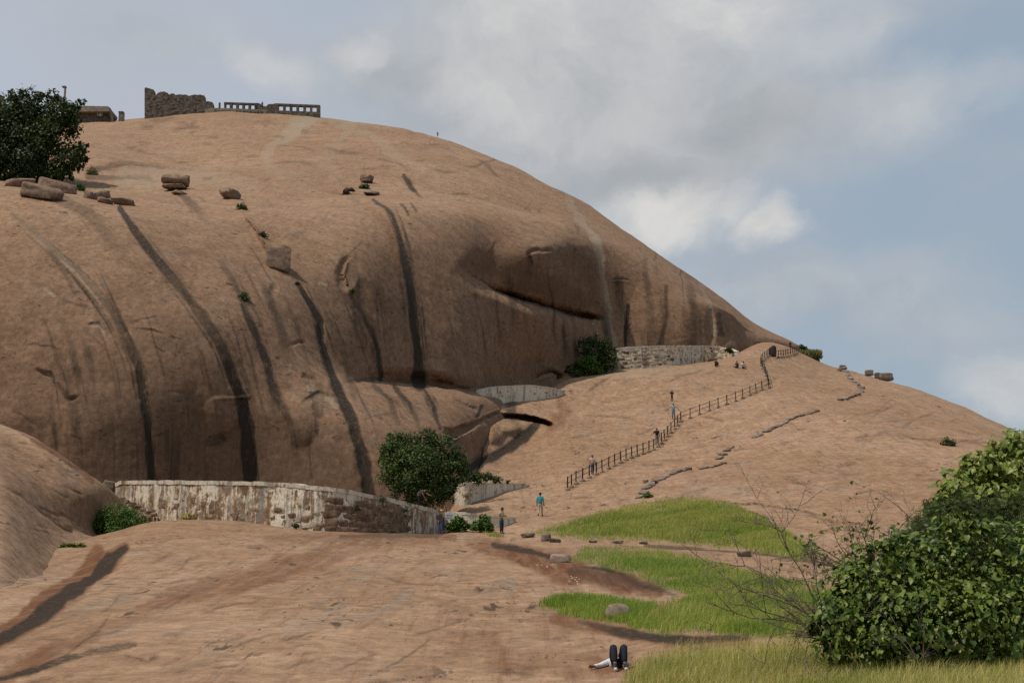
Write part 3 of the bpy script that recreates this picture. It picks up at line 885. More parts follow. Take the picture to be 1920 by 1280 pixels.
T(0, [(760, 330), (772, 345), (790, 372)], [5, 5, 3], [.7, .7, .2])
T(0, [(752, 388), (765, 410)], [3, 2], .6)
T(0, [(770, 385), (780, 405)], [2, 3], .5)
for q in range(130):
    x, y = rq.uniform(60, 1340), rq.uniform(430, 800)
    L_ = rq.uniform(70, 260)
    pts_q = [(x, y)]
    for u_ in range(8):
        y_ = pts_q[-1][1] + L_ / 8
        k_ = max(0.05, .75 * (1 - (y_ - 390) / 480)) if x < 650 else .12
        pts_q.append((pts_q[-1][0] + k_ * L_ / 8 + rq.normal() * .8, y_))
    if pts_q[-1][1] > 720 and x > 640:
        continue
    wq = rq.uniform(1.3, 3.2) if rq.random() < .72 else rq.uniform(5, 12)
    dome.stroke(0, pts_q, [wq * .4, wq, wq, wq * .8], [.03, rq.uniform(.2, .6), rq.uniform(.2, .6), .05], soft=.75)
T(0, [(335, 362), (360, 385), (385, 410)], [8, 8, 6], [.5, .4, .1])
T(0, [(110, 372), (170, 400), (210, 450), (250, 500)], [10, 14, 12, 8], [.35, .35, .25, .1])
T(1, [(925, 470), (980, 520), (1060, 560)], [40, 50, 40], [.15, .3, .15])
T(0, [(870, 480), (960, 510), (1080, 560)], [20, 34, 26], [.15, .3, .25])  # broad darker bands across the hollow under the overhang, this line and next
T(0, [(1040, 470), (1100, 500), (1115, 570)], [20, 22, 16], [.15, .25, .2])
T(2, [(600, 216), (550, 238), (512, 262), (494, 292), (510, 320), (560, 335)], [12, 12, 12, 10, 16, 20], [.8, .8, .55, .4, .3, .1])
T(2, [(610, 217), (690, 245), (730, 280), (790, 320), (820, 345)], [10, 10, 9, 9, 8], [.5, .45, .4, .35, .1])
T(2, [(660, 228), (640, 260), (600, 300), (640, 340)], [10, 12, 14, 12], [.3, .3, .2, .1])
T(2, [(230, 335), (320, 332), (400, 330), (480, 350)], [20, 18, 14, 10], [.5, .5, .4, .1])
T(0, [(165, 332), (230, 334), (280, 332)], [6, 5, 3], [.5, .35, .1])
T(2, [(170, 600), (190, 612), (196, 628)], [4, 4, 3], .9)
T(2, [(85, 540), (100, 552)], [4, 4], .7)
T(2, [(92, 700), (104, 712)], [3, 3], .9)
T(2, [(600, 527), (614, 530)], [4, 3], .9)
T(2, [(583, 722), (598, 740)], [9, 9], .6)
T(2, [(613, 743), (632, 756)], [6, 6], .8)
T(0, [(955, 800), (1000, 793), (985, 812), (950, 836), (905, 862), (880, 882)], [8, 12, 11, 10, 9, 9], [.3, .9, .9, .95, .9, .9])
T(0, [(958, 760), (962, 782)], [12, 10], .6)
T(1, [(975, 752), (1015, 765), (1030, 790)], [10, 12, 10], [.4, .5, .4])
T(1, [(945, 800), (920, 830), (905, 850)], [8, 8, 7], .45)
Tg = ground.stroke
Tg(0, [(1006, 794), (990, 812), (955, 838), (912, 862), (880, 884)], [9, 11, 10, 9, 8], [.7, 1, 1, 1, .9], add_depth=.8)
Tg(0, [(958, 755), (962, 778)], [12, 10], .55)
Tg(1, [(930, 800), (905, 835)], [8, 8], .4)
Tg(1, [(1035, 800), (1060, 770), (1050, 750)], [12, 14, 8], .5)
Tg(0, [(235, 1028), (205, 1048), (165, 1085), (120, 1118), (60, 1160), (0, 1196), (-60, 1230)], [6, 13, 15, 15, 14, 13, 13], [.75, .82, .78, .78, .78, .78, .75], soft=.3, add_depth=0.4)
Tg(1, [(235, 1028), (205, 1048), (165, 1085), (120, 1118), (60, 1160), (0, 1196), (-60, 1230)], [10, 18, 20, 20, 19, 18, 18], .95)
Tg(1, [(185, 1035), (140, 1080), (90, 1115), (30, 1160), (-40, 1200)], [12, 14, 13, 12, 12], .85)
left.stroke(1, [(150, 1050), (100, 1095), (40, 1140), (-40, 1190)], [16, 16, 15, 14], .8)
left.stroke(0, [(0, 1195), (60, 1158), (120, 1115), (170, 1078)], [9, 10, 10, 10], .9)
left.stroke(1, [(110, 850), (135, 868), (150, 880)], [5, 6, 5], .6)
Tg(1, [(-40, 1290), (100, 1215), (250, 1150), (330, 1110), (450, 1080), (600, 1045), (720, 1015)], [16, 18, 16, 20, 24, 22, 16], [.6, .7, .3, .5, .6, .5, .3], rough=3)
Tg(0, [(-20, 1272), (60, 1252), (130, 1230), (230, 1208)], [6, 7, 5, 3], [.75, .7, .5, .2])
Tg(0, [(160, 1222), (215, 1212), (255, 1206)], [6, 8, 5], .45)
Tg(1, [(880, 1018), (980, 1040), (1060, 1065), (1140, 1085), (1230, 1108)], [10, 22, 28, 26, 12], [.4, .9, 1, 1, .8], rough=2)
Tg(0, [(925, 1022), (985, 1030), (1035, 1042)], [4, 6, 4], .7)
Tg(0, [(1075, 1070), (1150, 1088), (1240, 1105)], [14, 14, 8], .35)
Tg(0, [(1085, 1165), (1150, 1182), (1230, 1195), (1300, 1196), (1400, 1190)], [5, 10, 9, 9, 8], [.4, .7, .8, .7, .6])
Tg(1, [(1040, 1158), (1150, 1182), (1260, 1200), (1400, 1198)], [12, 14, 14, 12], .7)
Tg(1, [(860, 1205), (920, 1195), (930, 1230), (1080, 1250), (1180, 1240)], [20, 25, 25, 26, 20], [.2, .4, .35, .45, .7], rough=3)
Tg(0, [(640, 1008), (820, 1008), (830, 1004)], [4, 5, 4], .4)
Tg(1, [(500, 1010), (640, 1012), (760, 1015), (850, 1012)], [8, 12, 12, 8], .45)
Tg(2, [(1285, 912), (1340, 920), (1400, 925)], [4, 5, 3], .5)
Tg(2, [(1080, 700), (1200, 700), (1330, 690)], [12, 10, 8], .35)
Tg(0, [(1285, 930), (1320, 925)], [8, 6], .15)

Tg(0, [(1070, 1056), (1110, 1064), (1140, 1070), (1165, 1080), (1200, 1098), (1240, 1106), (1275, 1116)], [2, 4, 5, 4, 4, 4, 2], [.3, .6, .8, .5, .7, .5, .3], rough=3)
Tg(0, [(1210, 1016), (1300, 1022), (1390, 1034), (1480, 1048), (1560, 1060)], [3, 5, 4, 4, 4], .55)
GRASS = {
    'mound': [(985, 1003), (1040, 983), (1100, 965), (1180, 945), (1240, 935), (1310, 931), (1370, 942), (1430, 968), (1480, 998), (1545, 1042), (1500, 1052), (1440, 1040), (1380, 1030), (1300, 1021), (1200, 1013), (1100, 1013), (1030, 1006)],
    'meadow': [(1066, 1052), (1090, 1022), (1160, 1020), (1250, 1030), (1330, 1048), (1400, 1068), (1500, 1090), (1620, 1112), (1640, 1200), (1480, 1205), (1400, 1192), (1300, 1187), (1240, 1192), (1170, 1176), (1195, 1152), (1250, 1132), (1290, 1118), (1230, 1098), (1160, 1074), (1120, 1064)],
    'island': [(1002, 1136), (1040, 1119), (1120, 1116), (1180, 1119), (1260, 1126), (1220, 1150), (1200, 1180), (1130, 1166), (1060, 1156)],
    'front': [(1150, 1310), (1165, 1262), (1210, 1232), (1280, 1216), (1380, 1212), (1450, 1206), (1600, 1212), (1760, 1225), (1990, 1225), (1990, 1400), (1150, 1400)],
    'far': [(1560, 1045), (1640, 1040), (1990, 1040), (1990, 1225), (1600, 1212), (1560, 1120)],
}
for nm, pl in GRASS.items():
    ground.poly(1, pl, 0.75, 26)


def patina_of(V, n, k=1.0):
    steep = 1 - np.clip(n[..., 2], 0, 1)
    f = sstep(0.14, 0.62, steep + 0.22 * fbm(V * 0.05, 3) + 0.12 * fbm(V * 0.3 + 5, 3))
    return k * f


def dome_relief(V, n):
    dome.gr[..., 0] = np.maximum(dome.gr[..., 0], np.clip(0.12 + 0.5 * sstep(340, 500, dome.Y + 45 * fbm(V * .03 + 8, 3)) * dome.front + 0.7 * patina_of(V, n, 1.0), 0, 1))
    q = V * np.array([1, 1, 0.45])
    d = np.clip(V[..., 1] / 150, 0.7, 2.0)
    fl = sstep(0.3, 0.8, 1 - n[..., 2])
    r = d * (1.0 * fbm(q * 0.035, 2) + 0.15 * fbm(q * 0.16 + 3, 2)) + 0.07 * fbm(V * 0.6 + 9, 3, 0.6)
    r += fl * (0.7 * fbm(V * np.array([.13, .13, .022]) + 31, 3, 0.45))
    return r * dome.front * sstep(0.0, 0.8, dome.ts)[:, None]


def ground_relief(V, n):
    a = sstep(10, 60, V[..., 1])
    c, s_ = math.cos(math.radians(20)), math.sin(math.radians(20))
    q = np.stack([(V[..., 0] * c - V[..., 1] * s_) * .5, (V[..., 0] * s_ + V[..., 1] * c) * .07, V[..., 2] * .3], -1)
    r = 0.35 * a * fbm(V * 0.06 + 2, 3) + 0.05 * fbm(V * 0.35 + 7, 3) * (0.4 + 0.6 * a) + 0.08 * fbm(q, 4, 0.55) * (0.35 + 0.65 * a)
    ground.gr[..., 0] = np.maximum(ground.gr[..., 0], 0.8 * patina_of(V, n))
    return r


def left_relief(V, n):
    left.gr[..., 0] = np.maximum(left.gr[..., 0], 0.2 * patina_of(V, n))
    return 0.25 * fbm(V * 0.08 + 4, 2) + 0.07 * fbm(V * 0.5, 4, 0.6)


o_dome = dome.finish('rock_hill', M_ROCK, dome_relief)
o_ground = ground.finish('rock_ground', M_ROCK, ground_relief)
o_left = left.finish('rock_outcrop', M_ROCK, left_relief)

# plain far below and behind the hill, out to the horizon
ang = np.linspace(0, 2 * np.pi, 65)[:-1]
rad = np.array([1, 120, 400, 1500, 9000.0])
pv = np.stack([np.outer(rad, np.cos(ang)), np.outer(rad, np.sin(ang)), -14 + 0 * np.outer(rad, ang)], -1)
pv = np.concatenate([pv, pv[:, :1]], 1)
M_PLAIN = simple_mat('plain_soil', (0.13, 0.11, 0.06), (0.2, 0.15, 0.09), 0.02, 0.95)
link('terrain', np_mesh('terrain', pv.reshape(-1, 3), grid_faces(5, 65), True, M_PLAIN))['kind'] = 'structure'

# ray casting on the ground as built
_vs, _fs, _o = [], [], 0
for sh in (ground, dome, left):
    nr, nc = sh.X.shape
    _vs.append(sh.V.reshape(-1, 3))
    _fs.append(grid_faces(nr, nc) + _o)
    _o += nr * nc
BVH = BVHTree.FromPolygons(np.concatenate(_vs).tolist(), np.concatenate(_fs).tolist())
CAM = Vector((0, 0, CAMZ))


def hit(px, py):
    d = (PV(px, py, 10.0) - CAM).normalized()
    loc, nrm, idx, dist = BVH.ray_cast(CAM, d, 2000)
    if loc is None:
        return PV(px, py, 200), Vector((0, 0, 1))
    if nrm.dot(d) > 0:
        nrm = -nrm
    return loc, nrm


def drop(x, y, z=400):
    loc, nrm, idx, dist = BVH.ray_cast(Vector((x, y, z)), Vector((0, 0, -1)), 2000)
    return loc if loc is not None else Vector((x, y, 0))


def mpp(p):
    """metres per photo pixel at point p"""
    return p[1] / FPX

#@@PART2

# ------------------------------------------------------------------ generic builders
def tubes_mesh(name, paths, mat=None, sides=5):
    """paths: list of (pts (n,3), radii (n,)) -> one mesh of tapered tubes"""
    vs, fs, tris, o = [], [], [], 0
    ca = np.linspace(0, 2 * np.pi, sides + 1)[:-1]
    for pts, rad in paths:
        pts = np.asarray(pts, float)
        rad = np.asarray(rad, float)
        t = np.gradient(pts, axis=0)
        t /= np.linalg.norm(t, axis=1, keepdims=True) + 1e-9
        up = np.where(np.abs(t[:, 2:3]) > 0.9, np.array([[1.0, 0, 0]]), np.array([[0, 0, 1.0]]))
        a = np.cross(t, up)
        a /= np.linalg.norm(a, axis=1, keepdims=True) + 1e-9
        b = np.cross(t, a)
        ring = pts[:, None] + rad[:, None, None] * (np.cos(ca)[None, :, None] * a[:, None] + np.sin(ca)[None, :, None] * b[:, None])
        n = len(pts)
        vs.append(ring.reshape(-1, 3))
        idx = np.arange(n * sides).reshape(n, sides) + o
        nx = np.roll(idx, -1, axis=1)
        fs.append(np.stack([idx[:-1], nx[:-1], nx[1:], idx[1:]], -1).reshape(-1, 4))
        vs.append(pts[[0, -1]])
        c0, c1 = o + n * sides, o + n * sides + 1
        tris.append(np.stack([nx[0], idx[0], np.full(sides, c0)], -1))
        tris.append(np.stack([idx[-1], nx[-1], np.full(sides, c1)], -1))
        o += n * sides + 2
    return np_mesh(name, np.concatenate(vs), [np.concatenate(fs), np.concatenate(tris)], True, mat)


def box_mesh(name, corners8, mat=None):
    f = np.array([[0, 1, 2, 3], [7, 6, 5, 4], [0, 4, 5, 1], [1, 5, 6, 2], [2, 6, 7, 3], [3, 7, 4, 0]])
    return np_mesh(name, corners8, f, False, mat)


def px_box(x0, y0, x1, y1, D, th):
    """upright block whose near face covers the given photo rectangle at distance D, th metres thick"""
    a, b = P(x0, y1, D), P(x1, y0, D)
    xs, zs = (a[0], b[0]), (a[2], b[2])
    return np.array([[xs[0], D, zs[0]], [xs[1], D, zs[0]], [xs[1], D, zs[1]], [xs[0], D, zs[1]],
                     [xs[0], D + th, zs[0]], [xs[1], D + th, zs[0]], [xs[1], D + th, zs[1]], [xs[0], D + th, zs[1]]])


def stone_mesh(name, seed, mat, pw=5.0, rough=0.10, sub=2):
    """irregular rounded block, unit half-extents"""
    bm = bmesh.new()
    bmesh.ops.create_cube(bm, size=2.0)
    bmesh.ops.subdivide_edges(bm, edges=bm.edges[:], cuts=sub, use_grid_fill=True)
    v = np.array([q.co[:] for q in bm.verts])
    nrm = (np.abs(v) ** pw).sum(1, keepdims=True) ** (1 / pw)
    d = v / nrm
    d *= 1 + rough * 2.2 * fbm(d * 0.9 + seed * 7.7, 2)[:, None]
    d += rough * 0.6 * np.stack([perlin(d * 2.1 + seed * 3.1 + k * 11) for k in range(3)], -1)
    if sub > 4:
        rs = np.random.default_rng(int(seed) * 13 + 5)
        for k in range(11):
            pn = rs.normal(size=3) * np.array([1, 1, .25 if k < 8 else 2.0])
            pn /= np.linalg.norm(pn)
            lim = rs.uniform(.62, .95) * (np.abs(pn).sum() * .55 + .40)
            ex = np.clip(d @ pn - lim, 0, None)
            d -= 0.9 * ex[:, None] * pn
        d += rough * 0.35 * np.stack([fbm(d * 3.3 + seed + k * 9, 3) for k in range(3)], -1)
    for q, c in zip(bm.verts, d):
        q.co = c
    me = bpy.data.meshes.new(name)
    bm.to_mesh(me)
    bm.free()
    me.polygons.foreach_set('use_smooth', np.full(len(me.polygons), True, bool))
    if sub > 2:
        me.set_sharp_from_angle(angle=0.5)
    me.materials.append(mat)
    return me


def boulder(name, px, py, w, h, dep, label, cat='boulder', group=None, mat=None, seed=1, pw=3.2, rough=0.16, rz=0.0, tilt=0.0, sink=0.12, lift=0.0, loc=None, sub=7, tx=0.0):
    """rock whose foot is centred on photo point px,py; w,h in photo pixels, dep relative to w"""
    p = loc if loc is not None else hit(px, py)[0]
    s = mpp(p)
    me = stone_mesh(name, seed, mat or M_BOULDER, pw, rough, sub)
    o = link(name, me)
    hw, hh = w * s / 2, h * s / 2
    o.scale = (hw, hw * dep, hh)
    o.location = p + Vector((0, 0, hh * (1 - sink * 2) + lift))
    o.rotation_euler = (tx, tilt, rz)
    tag(o, label, cat, group)
    return o


def basis(n, t):
    """columns: side, tip, normal"""
    n = n / (np.linalg.norm(n, axis=1, keepdims=True) + 1e-9)
    t = t - n * (t * n).sum(1, keepdims=True)
    t /= np.linalg.norm(t, axis=1, keepdims=True) + 1e-9
    s = np.cross(t, n)
    return np.stack([s, t, n], -1)


def scatter_mesh(name, tv, tf, B, pos, size, mat):
    """copies of a little template joined into one mesh"""
    v = np.einsum('nij,kj->nki', B, tv) * size[:, None, None] + pos[:, None, :]
    k = len(tv)
    f = []
    for ff in (tf if isinstance(tf, list) else [tf]):
        f.append((ff[None] + (np.arange(len(pos)) * k)[:, None, None]).reshape(-1, ff.shape[1]))
    return np_mesh(name, v.reshape(-1, 3), f, True, mat)


LEAF_V = np.array([[0, 0, 0], [.34, .42, .10], [0, 1, -.06], [-.34, .42, .10], [0, .45, 0]])
LEAF_F = np.array([[0, 1, 4], [1, 2, 4], [4, 2, 3], [0, 4, 3]])
HEART_V = np.array([[0, 0, 0], [.30, -.06, .07], [.44, .24, .12], [.30, .62, .08], [0, 1.06, -.16], [-.30, .62, .08], [-.44, .24, .12], [-.30, -.06, .07], [0, .28, 0], [0, .64, -.02]])
HEART_F = [np.array([[0, 1, 2, 8], [8, 2, 3, 9], [6, 7, 0, 8], [5, 6, 8, 9]]), np.array([[9, 3, 4], [5, 9, 4]])]


def blob_points(blobs, n, rng, shell=0.5, clump=0.16, per=22):
    """leaf positions gathered in clumps through the outer part of a crown of overlapping balls"""
    c = np.array([b[:3] for b in blobs], float)
    r = np.array([b[3] for b in blobs], float)
    w = r ** 2 / (r ** 2).sum()
    nc = max(8, n // per)
    j = rng.choice(len(r), nc, p=w)
    d = rng.normal(size=(nc, 3))
    d /= np.linalg.norm(d, axis=1, keepdims=True)
    rad = shell + (1.04 - shell) * rng.random(nc) ** 0.6
    cc = c[j] + d * (r[j] * rad)[:, None]
    k = rng.integers(0, nc, n)
    g = rng.normal(size=(n, 3)) * (clump * r[j][k])[:, None]
    pos = cc[k] + g
    out = d[k] * 0.8 + g / (np.linalg.norm(g, axis=1, keepdims=True) + 1e-9) * 0.5
    return pos, out


def foliage(name, parent, blobs, n, size, mat, rng, shell=0.5, clump=0.16, per=22, up=0.5, tv=LEAF_V, tf=LEAF_F, jitter=0.7):
    pos, out = blob_points(blobs, n, rng, shell, clump, per)
    nrm = out + np.array([0, 0, up]) + jitter * rng.normal(size=(n, 3))
    tip = out * 0.6 + np.array([0, 0, -0.35]) + 0.8 * rng.normal(size=(n, 3))
    sz = size * (0.6 + 0.8 * rng.random(n))
    me = scatter_mesh(name, tv, tf, basis(nrm, tip), pos, sz, mat)
    return world_part(name, me, None, parent)


def px_blobs(lst, depth_k=0.6, rng=None):
    """(px,py,D,r px) -> centre and radius in metres"""
    out = []
    for (x, y, D, r) in lst:
        p = P(x, y, D)
        out.append((p[0], p[1], p[2], r * D / FPX))
    return out


def limbs(base, tips, r0, rng, r1=0.25, wob=0.06):
    paths = []
    base = np.asarray(base, float)
    for t in tips:
        t = np.asarray(t, float)
        L = np.linalg.norm(t - base)
        n = 7
        u = np.linspace(0, 1, n)
        mid = base + np.array([0, 0, L * 0.35])
        pts = ((1 - u) ** 2)[:, None] * base + (2 * u * (1 - u))[:, None] * mid + (u ** 2)[:, None] * t
        pts[1:-1] += rng.normal(size=(n - 2, 3)) * wob * L
        paths.append((pts, r0 * (1 - u * (1 - r1))))
    return paths


def leafy_plant(name, label, cat, base, blobs, n, size, mat, seed, r0=0.1, group=None, trunk='trunk', crown='crown', nl=6, **kw):
    rng = np.random.default_rng(seed)
    root = empty(name, base, label, cat, group)
    c = np.array([b[:3] for b in blobs])
    sel = c[rng.permutation(len(c))[:nl]]
    world_part(trunk, tubes_mesh(trunk, limbs(base, sel, r0, rng), M_BARK), None, root)
    foliage(crown, root, blobs, n, size, mat, rng, **kw)
    return root


# ------------------------------------------------------------------ retaining walls
def on_ground(pts):
    out = []
    for x, y, D in pts:
        d = hit(x, y + 1)[0][1]
        out.append((x, y, d if abs(d - D) < 14 else D))
    return out


class Wall:
    def __init__(s, name, label, base, top, thick, mat, n=110, m=14, batter=0.0, cap=None, seed=1, rough=0.05, group=None, cap_mat=None):
        """base: (px,py,D) along the foot, top: (px,py) along the crown"""
        base = np.asarray(base, float)
        top = np.asarray(top, float)
        xs = np.linspace(base[0, 0], base[-1, 0], n)
        yb = pchip(base[:, 0], base[:, 1], xs)
        D = pchip(base[:, 0], base[:, 2], xs)
        yt = pchip(top[:, 0], top[:, 1], xs)
        B = P(xs, yb, D)
        T = P(xs, yt, D + batter)
        s.B, s.T = B, T
        tg = np.gradient(B[:, :2], axis=0)
        tg /= np.linalg.norm(tg, axis=1, keepdims=True)
        nr = np.stack([tg[:, 1], -tg[:, 0], 0 * tg[:, 0]], -1)       # outward, towards the viewer
        s.nr = nr
        s.n = n
        low = B - np.array([0, 0, 0.5])
        h = np.linspace(0, 1, m)
        F = low[None] * (1 - h[:, None, None]) + T[None] * h[:, None, None]
        dz = rough * fbm(F * 0.9 + seed * 5, 3) + 0.5 * rough * fbm(F * 3.1 + seed, 2)
        F = F + nr[None] * dz[..., None]
        s.F = F
        topb = F[-1] - nr * thick
        lowb = low - nr * thick
        V = np.concatenate([F.reshape(-1, 3), topb, lowb])
        top_i = (m - 1) * n + np.arange(n)
        tb = m * n + np.arange(n)
        lb = (m + 1) * n + np.arange(n)
        fs = [grid_faces(m, n)]
        fs.append(np.stack([top_i[:-1], top_i[1:], tb[1:], tb[:-1]], -1))
        fs.append(np.stack([tb[:-1], tb[1:], lb[1:], lb[:-1]], -1))
        s.root = empty(name, B[n // 2].tolist(), label, 'wall', group)
        # end faces
        g = np.arange(m * n).reshape(m, n)
        e0 = np.array([list(g[:, 0]) + [tb[0], lb[0]]])
        e1 = np.array([list(g[::-1, -1]) + [lb[-1], tb[-1]]])
        world_part('body', np_mesh('body', V, [*fs, e0, e1], True, mat), None, s.root)
        if cap:
            ch, co = cap
            pr = [(co, -ch), (co + .015, 0.03), (-thick - co, 0.035), (-thick - co, -ch)]
            ring = np.stack([F[-1] + nr * a + np.array([0, 0, b]) + nr * 0.02 * fbm(F[-1] * 2 + a, 2)[:, None] + np.array([0, 0, .06]) * fbm(F[-1] * 1.3 + b, 2)[:, None] for a, b in pr], 0)
            idx = np.arange(4 * n).reshape(4, n)
            q = np.concatenate([np.stack([idx[k][:-1], idx[k][1:], idx[(k + 1) % 4][1:], idx[(k + 1) % 4][:-1]], -1) for k in range(4)])
            ends = np.array([idx[:, 0], idx[::-1, -1]])
            me = np_mesh('coping', ring.reshape(-1, 3), [q, ends], False, cap_mat or mat)
            world_part('coping', me, None, s.root)

    def at(s, u, h):
        i = np.clip(u * (s.n - 1), 0, s.n - 1.001)
        k = int(i)
        f = i - k
        B = s.B[k] * (1 - f) + s.B[k + 1] * f
        T = s.T[k] * (1 - f) + s.T[k + 1] * f
        return B * (1 - h) + T * h, s.nr[k], T[2] - B[2]

    def u_of(s, px):
        x = s.B[:, 0] / s.B[:, 1]
        want = P(px, 900, 1.0)[0]
        return float(np.interp(want, x, np.linspace(0, 1, s.n)))

    def stone(s, meshes, u, h, w, ht, proud, rng, mat=None):
        p, nr, H = s.at(u, h)
        me = meshes[rng.integers(len(meshes))]
        o = bpy.data.objects.new('stone', me)
        COL.objects.link(o)
        o.parent = s.root
        d = 0.16
        o.scale = (w / 2, d, ht / 2)
        o.location = Vector((p + nr * (proud - d)).tolist()) - s.root.location
        o.rotation_euler = (0, rng.normal() * 0.04, math.atan2(-nr[0] * -1, -nr[1] * -1) if False else math.atan2(nr[0], -nr[1]))
        return o


M_PLASTER = plaster_mat('old_lime_plaster', 0.56, 0.0)
M_PLASTER_B = plaster_mat('bright_lime_plaster', 0.05, 31.0)
M_PLASTER_C = plaster_mat('whitewashed_rubble', 0.05, 57.0, 0.8)
M_COPING = plaster_mat('coping_plaster', 0.15, 11.0, 0.55)
rg = np.random.default_rng(5)
ST_BROWN = [stone_mesh('stone', i, M_STONE, 4.5, 0.12, 3) for i in range(8)]
ST_PALE = [stone_mesh('stone', 20 + i, M_STONE_PALE, 5.0, 0.12, 3) for i in range(8)]

base = [(196, 915, 99.5), (212, 926, 97.5), (240, 945, 95.5), (285, 968, 92.5), (340, 972, 90), (400, 976, 88), (500, 986, 86), (610, 999, 84.5), (700, 1004, 85.5), (770, 1006, 88), (805, 1006, 91.5), (822, 1004, 95), (832, 1000, 98.5)]
top = [(196, 905), (212, 907), (219, 906), (226, 902), (300, 901), (420, 902.5), (500, 904), (600, 912), (700, 928), (770, 944), (805, 953), (822, 958), (832, 962)]
w1 = Wall('retaining_wall', 'long curved retaining wall streaked white and brown at the foot of the dark cliff', base, top, 0.8, M_PLASTER, n=170, m=26, batter=0.25, cap=(0.22, 0.05), seed=2, rough=0.07, cap_mat=M_COPING)
# exposed courses on the bare stretch, then single stones showing through the plaster
for c, h in enumerate((0.09, 0.25, 0.41, 0.57, 0.72)):
    u = w1.u_of(612)
    u1 = w1.u_of(764)
    L = np.linalg.norm(np.diff(w1.B, axis=0), axis=1).sum()
    u += rg.uniform(0, .01)
    while u < u1:
        wl = rg.uniform(0.45, 1.0)
        if rg.random() < (0.95 if c < 4 else 0.6):
            w1.stone(ST_BROWN, u + wl / L / 2, h + rg.normal() * .008, wl * 0.93, 0.46 * rg.uniform(.85, 1.08), rg.uniform(0.02, 0.07), rg)
        u += wl / L
for i in range(70):
    px = rg.uniform(245, 610)
    h = rg.uniform(0.06, 0.62) ** 1.1
    w1.stone(ST_BROWN if rg.random() < .7 else ST_PALE, w1.u_of(px), h, rg.uniform(.35, .75), rg.uniform(.28, .45), rg.uniform(-0.03, 0.02), rg)
for i in range(10):
    w1.stone(ST_BROWN, w1.u_of(rg.uniform(770, 818)), rg.uniform(.1, .6), rg.uniform(.3, .5), rg.uniform(.25, .4), rg.uniform(-0.03, 0.02), rg)

w2 = Wall('tank_wall', 'small whitewashed wall perched above the dark slit in the rock', on_ground([(905, 741, 153), (930, 744, 156), (960, 752, 158), (985, 751, 158), (1030, 745.5, 162), (1059, 738, 166)]),
          [(905, 732), (925, 726), (960, 723), (985, 722), (1030, 726), (1059, 733)], 0.7, M_PLASTER_B, n=60, m=10, cap=(0.15, 0.03), seed=4, cap_mat=M_PLASTER_B)
for i in range(16):
    w2.stone(ST_PALE, rg.uniform(.05, .95), rg.uniform(.1, .7), rg.uniform(.5, .9), rg.uniform(.25, .4), rg.uniform(0, .05), rg)

w3 = Wall('stone_wall', 'long pale rubble wall with a flat top below the right end of the cliff', on_ground([(1148, 694, 184), (1160, 693, 184), (1250, 685, 185.5), (1340, 674, 188), (1362, 670, 191), (1374, 667, 195)]),
          [(1148, 654), (1160, 652), (1200, 649.5), (1250, 648), (1320, 648), (1345, 649), (1362, 653), (1374, 659)], 0.8, M_PLASTER_C, n=90, m=14, cap=(0.18, 0.05), seed=6, rough=0.08, cap_mat=M_PLASTER_B)
L3 = np.linalg.norm(np.diff(w3.B, axis=0), axis=1).sum()
for c in range(5):
    u = 0.02 + rg.uniform(0, .02)
    while u < .97:
        wl = rg.uniform(0.5, 1.25)
        if rg.random() < .85:
            w3.stone(ST_PALE if rg.random() < .78 else ST_BROWN, u + wl / L3 / 2, 0.1 + c * .175 + rg.normal() * .03, wl * .86, 0.40 * rg.uniform(.6, 1.25), rg.uniform(0.0, 0.08), rg)
        u += wl / L3

w4 = Wall('low_wall', 'low whitewashed wall beside the round tree, tapering to the right up the slope', on_ground([(852, 950, 110), (872, 946, 110), (900, 936, 111), (940, 923, 112.5), (970, 915.5, 114), (992, 910, 116)]),
          [(852, 908), (872, 906), (900, 904), (940, 904), (970, 906), (992, 908.5)], 0.6, M_PLASTER_B, n=60, m=12, cap=(0.12, 0.03), seed=8, cap_mat=M_PLASTER_C)
for i in range(18):
    w4.stone(ST_PALE, rg.uniform(.05, .7), rg.uniform(.1, .7), rg.uniform(.4, .7), rg.uniform(.2, .35), rg.uniform(-.02, .03), rg)
w5 = Wall('parapet_wall', 'knee-high whitewashed parapet behind the two round green shrubs', [(822, 992, 98.8), (850, 990, 98.5), (880, 992, 98), (925, 985, 98), (945, 979, 98.5), (967, 973, 99.5)],
          [(822, 957), (850, 959.5), (880, 962), (925, 966), (945, 968.5), (967, 971)], 0.5, M_PLASTER_B, n=60, m=10, cap=(0.12, 0.03), seed=9, cap_mat=M_PLASTER_C)
M_SIGN = plain('sign_paint', (0.62, 0.62, 0.6), 0.6)
M_INK = plain('sign_ink', (0.12, 0.12, 0.13), 0.7)
sg = empty('notice_board', PV(843, 968, 97.6), 'small white painted notice with thin dark lines on the parapet wall', 'sign')
world_part('panel', box_mesh('panel', px_box(834, 962, 852, 974, 97.75, 0.05), M_SIGN), None, sg)
for r_ in range(3):
    world_part('text_line', box_mesh('text_line', px_box(836, 964 + r_ * 3.2, 850 - r_ * 1.5, 964.8 + r_ * 3.2, 97.74, 0.02), M_INK), None, sg)

# ------------------------------------------------------------------ ruins on the summit
RD = 346


def prism_px(name, outline, D, th, mat, parent, sub=0):
    """wall slab with the outline of a photo polygon, standing at distance D"""
    p = np.array([P(x, y, D) for x, y in outline])
    q = p + np.array([0, th, 0])
    bm = bmesh.new()
    a = [bm.verts.new(v) for v in p]
    b = [bm.verts.new(v) for v in q]
    bm.faces.new(a)
    bm.faces.new(b[::-1])
    n = len(a)
    for i in range(n):
        bm.faces.new((a[i], b[i], b[(i + 1) % n], a[(i + 1) % n]))
    bmesh.ops.recalc_face_normals(bm, faces=bm.faces[:])
    me = bpy.data.meshes.new(name)
    bm.to_mesh(me)
    bm.free()
    me.materials.append(mat)
    return world_part(name, me, None, parent)


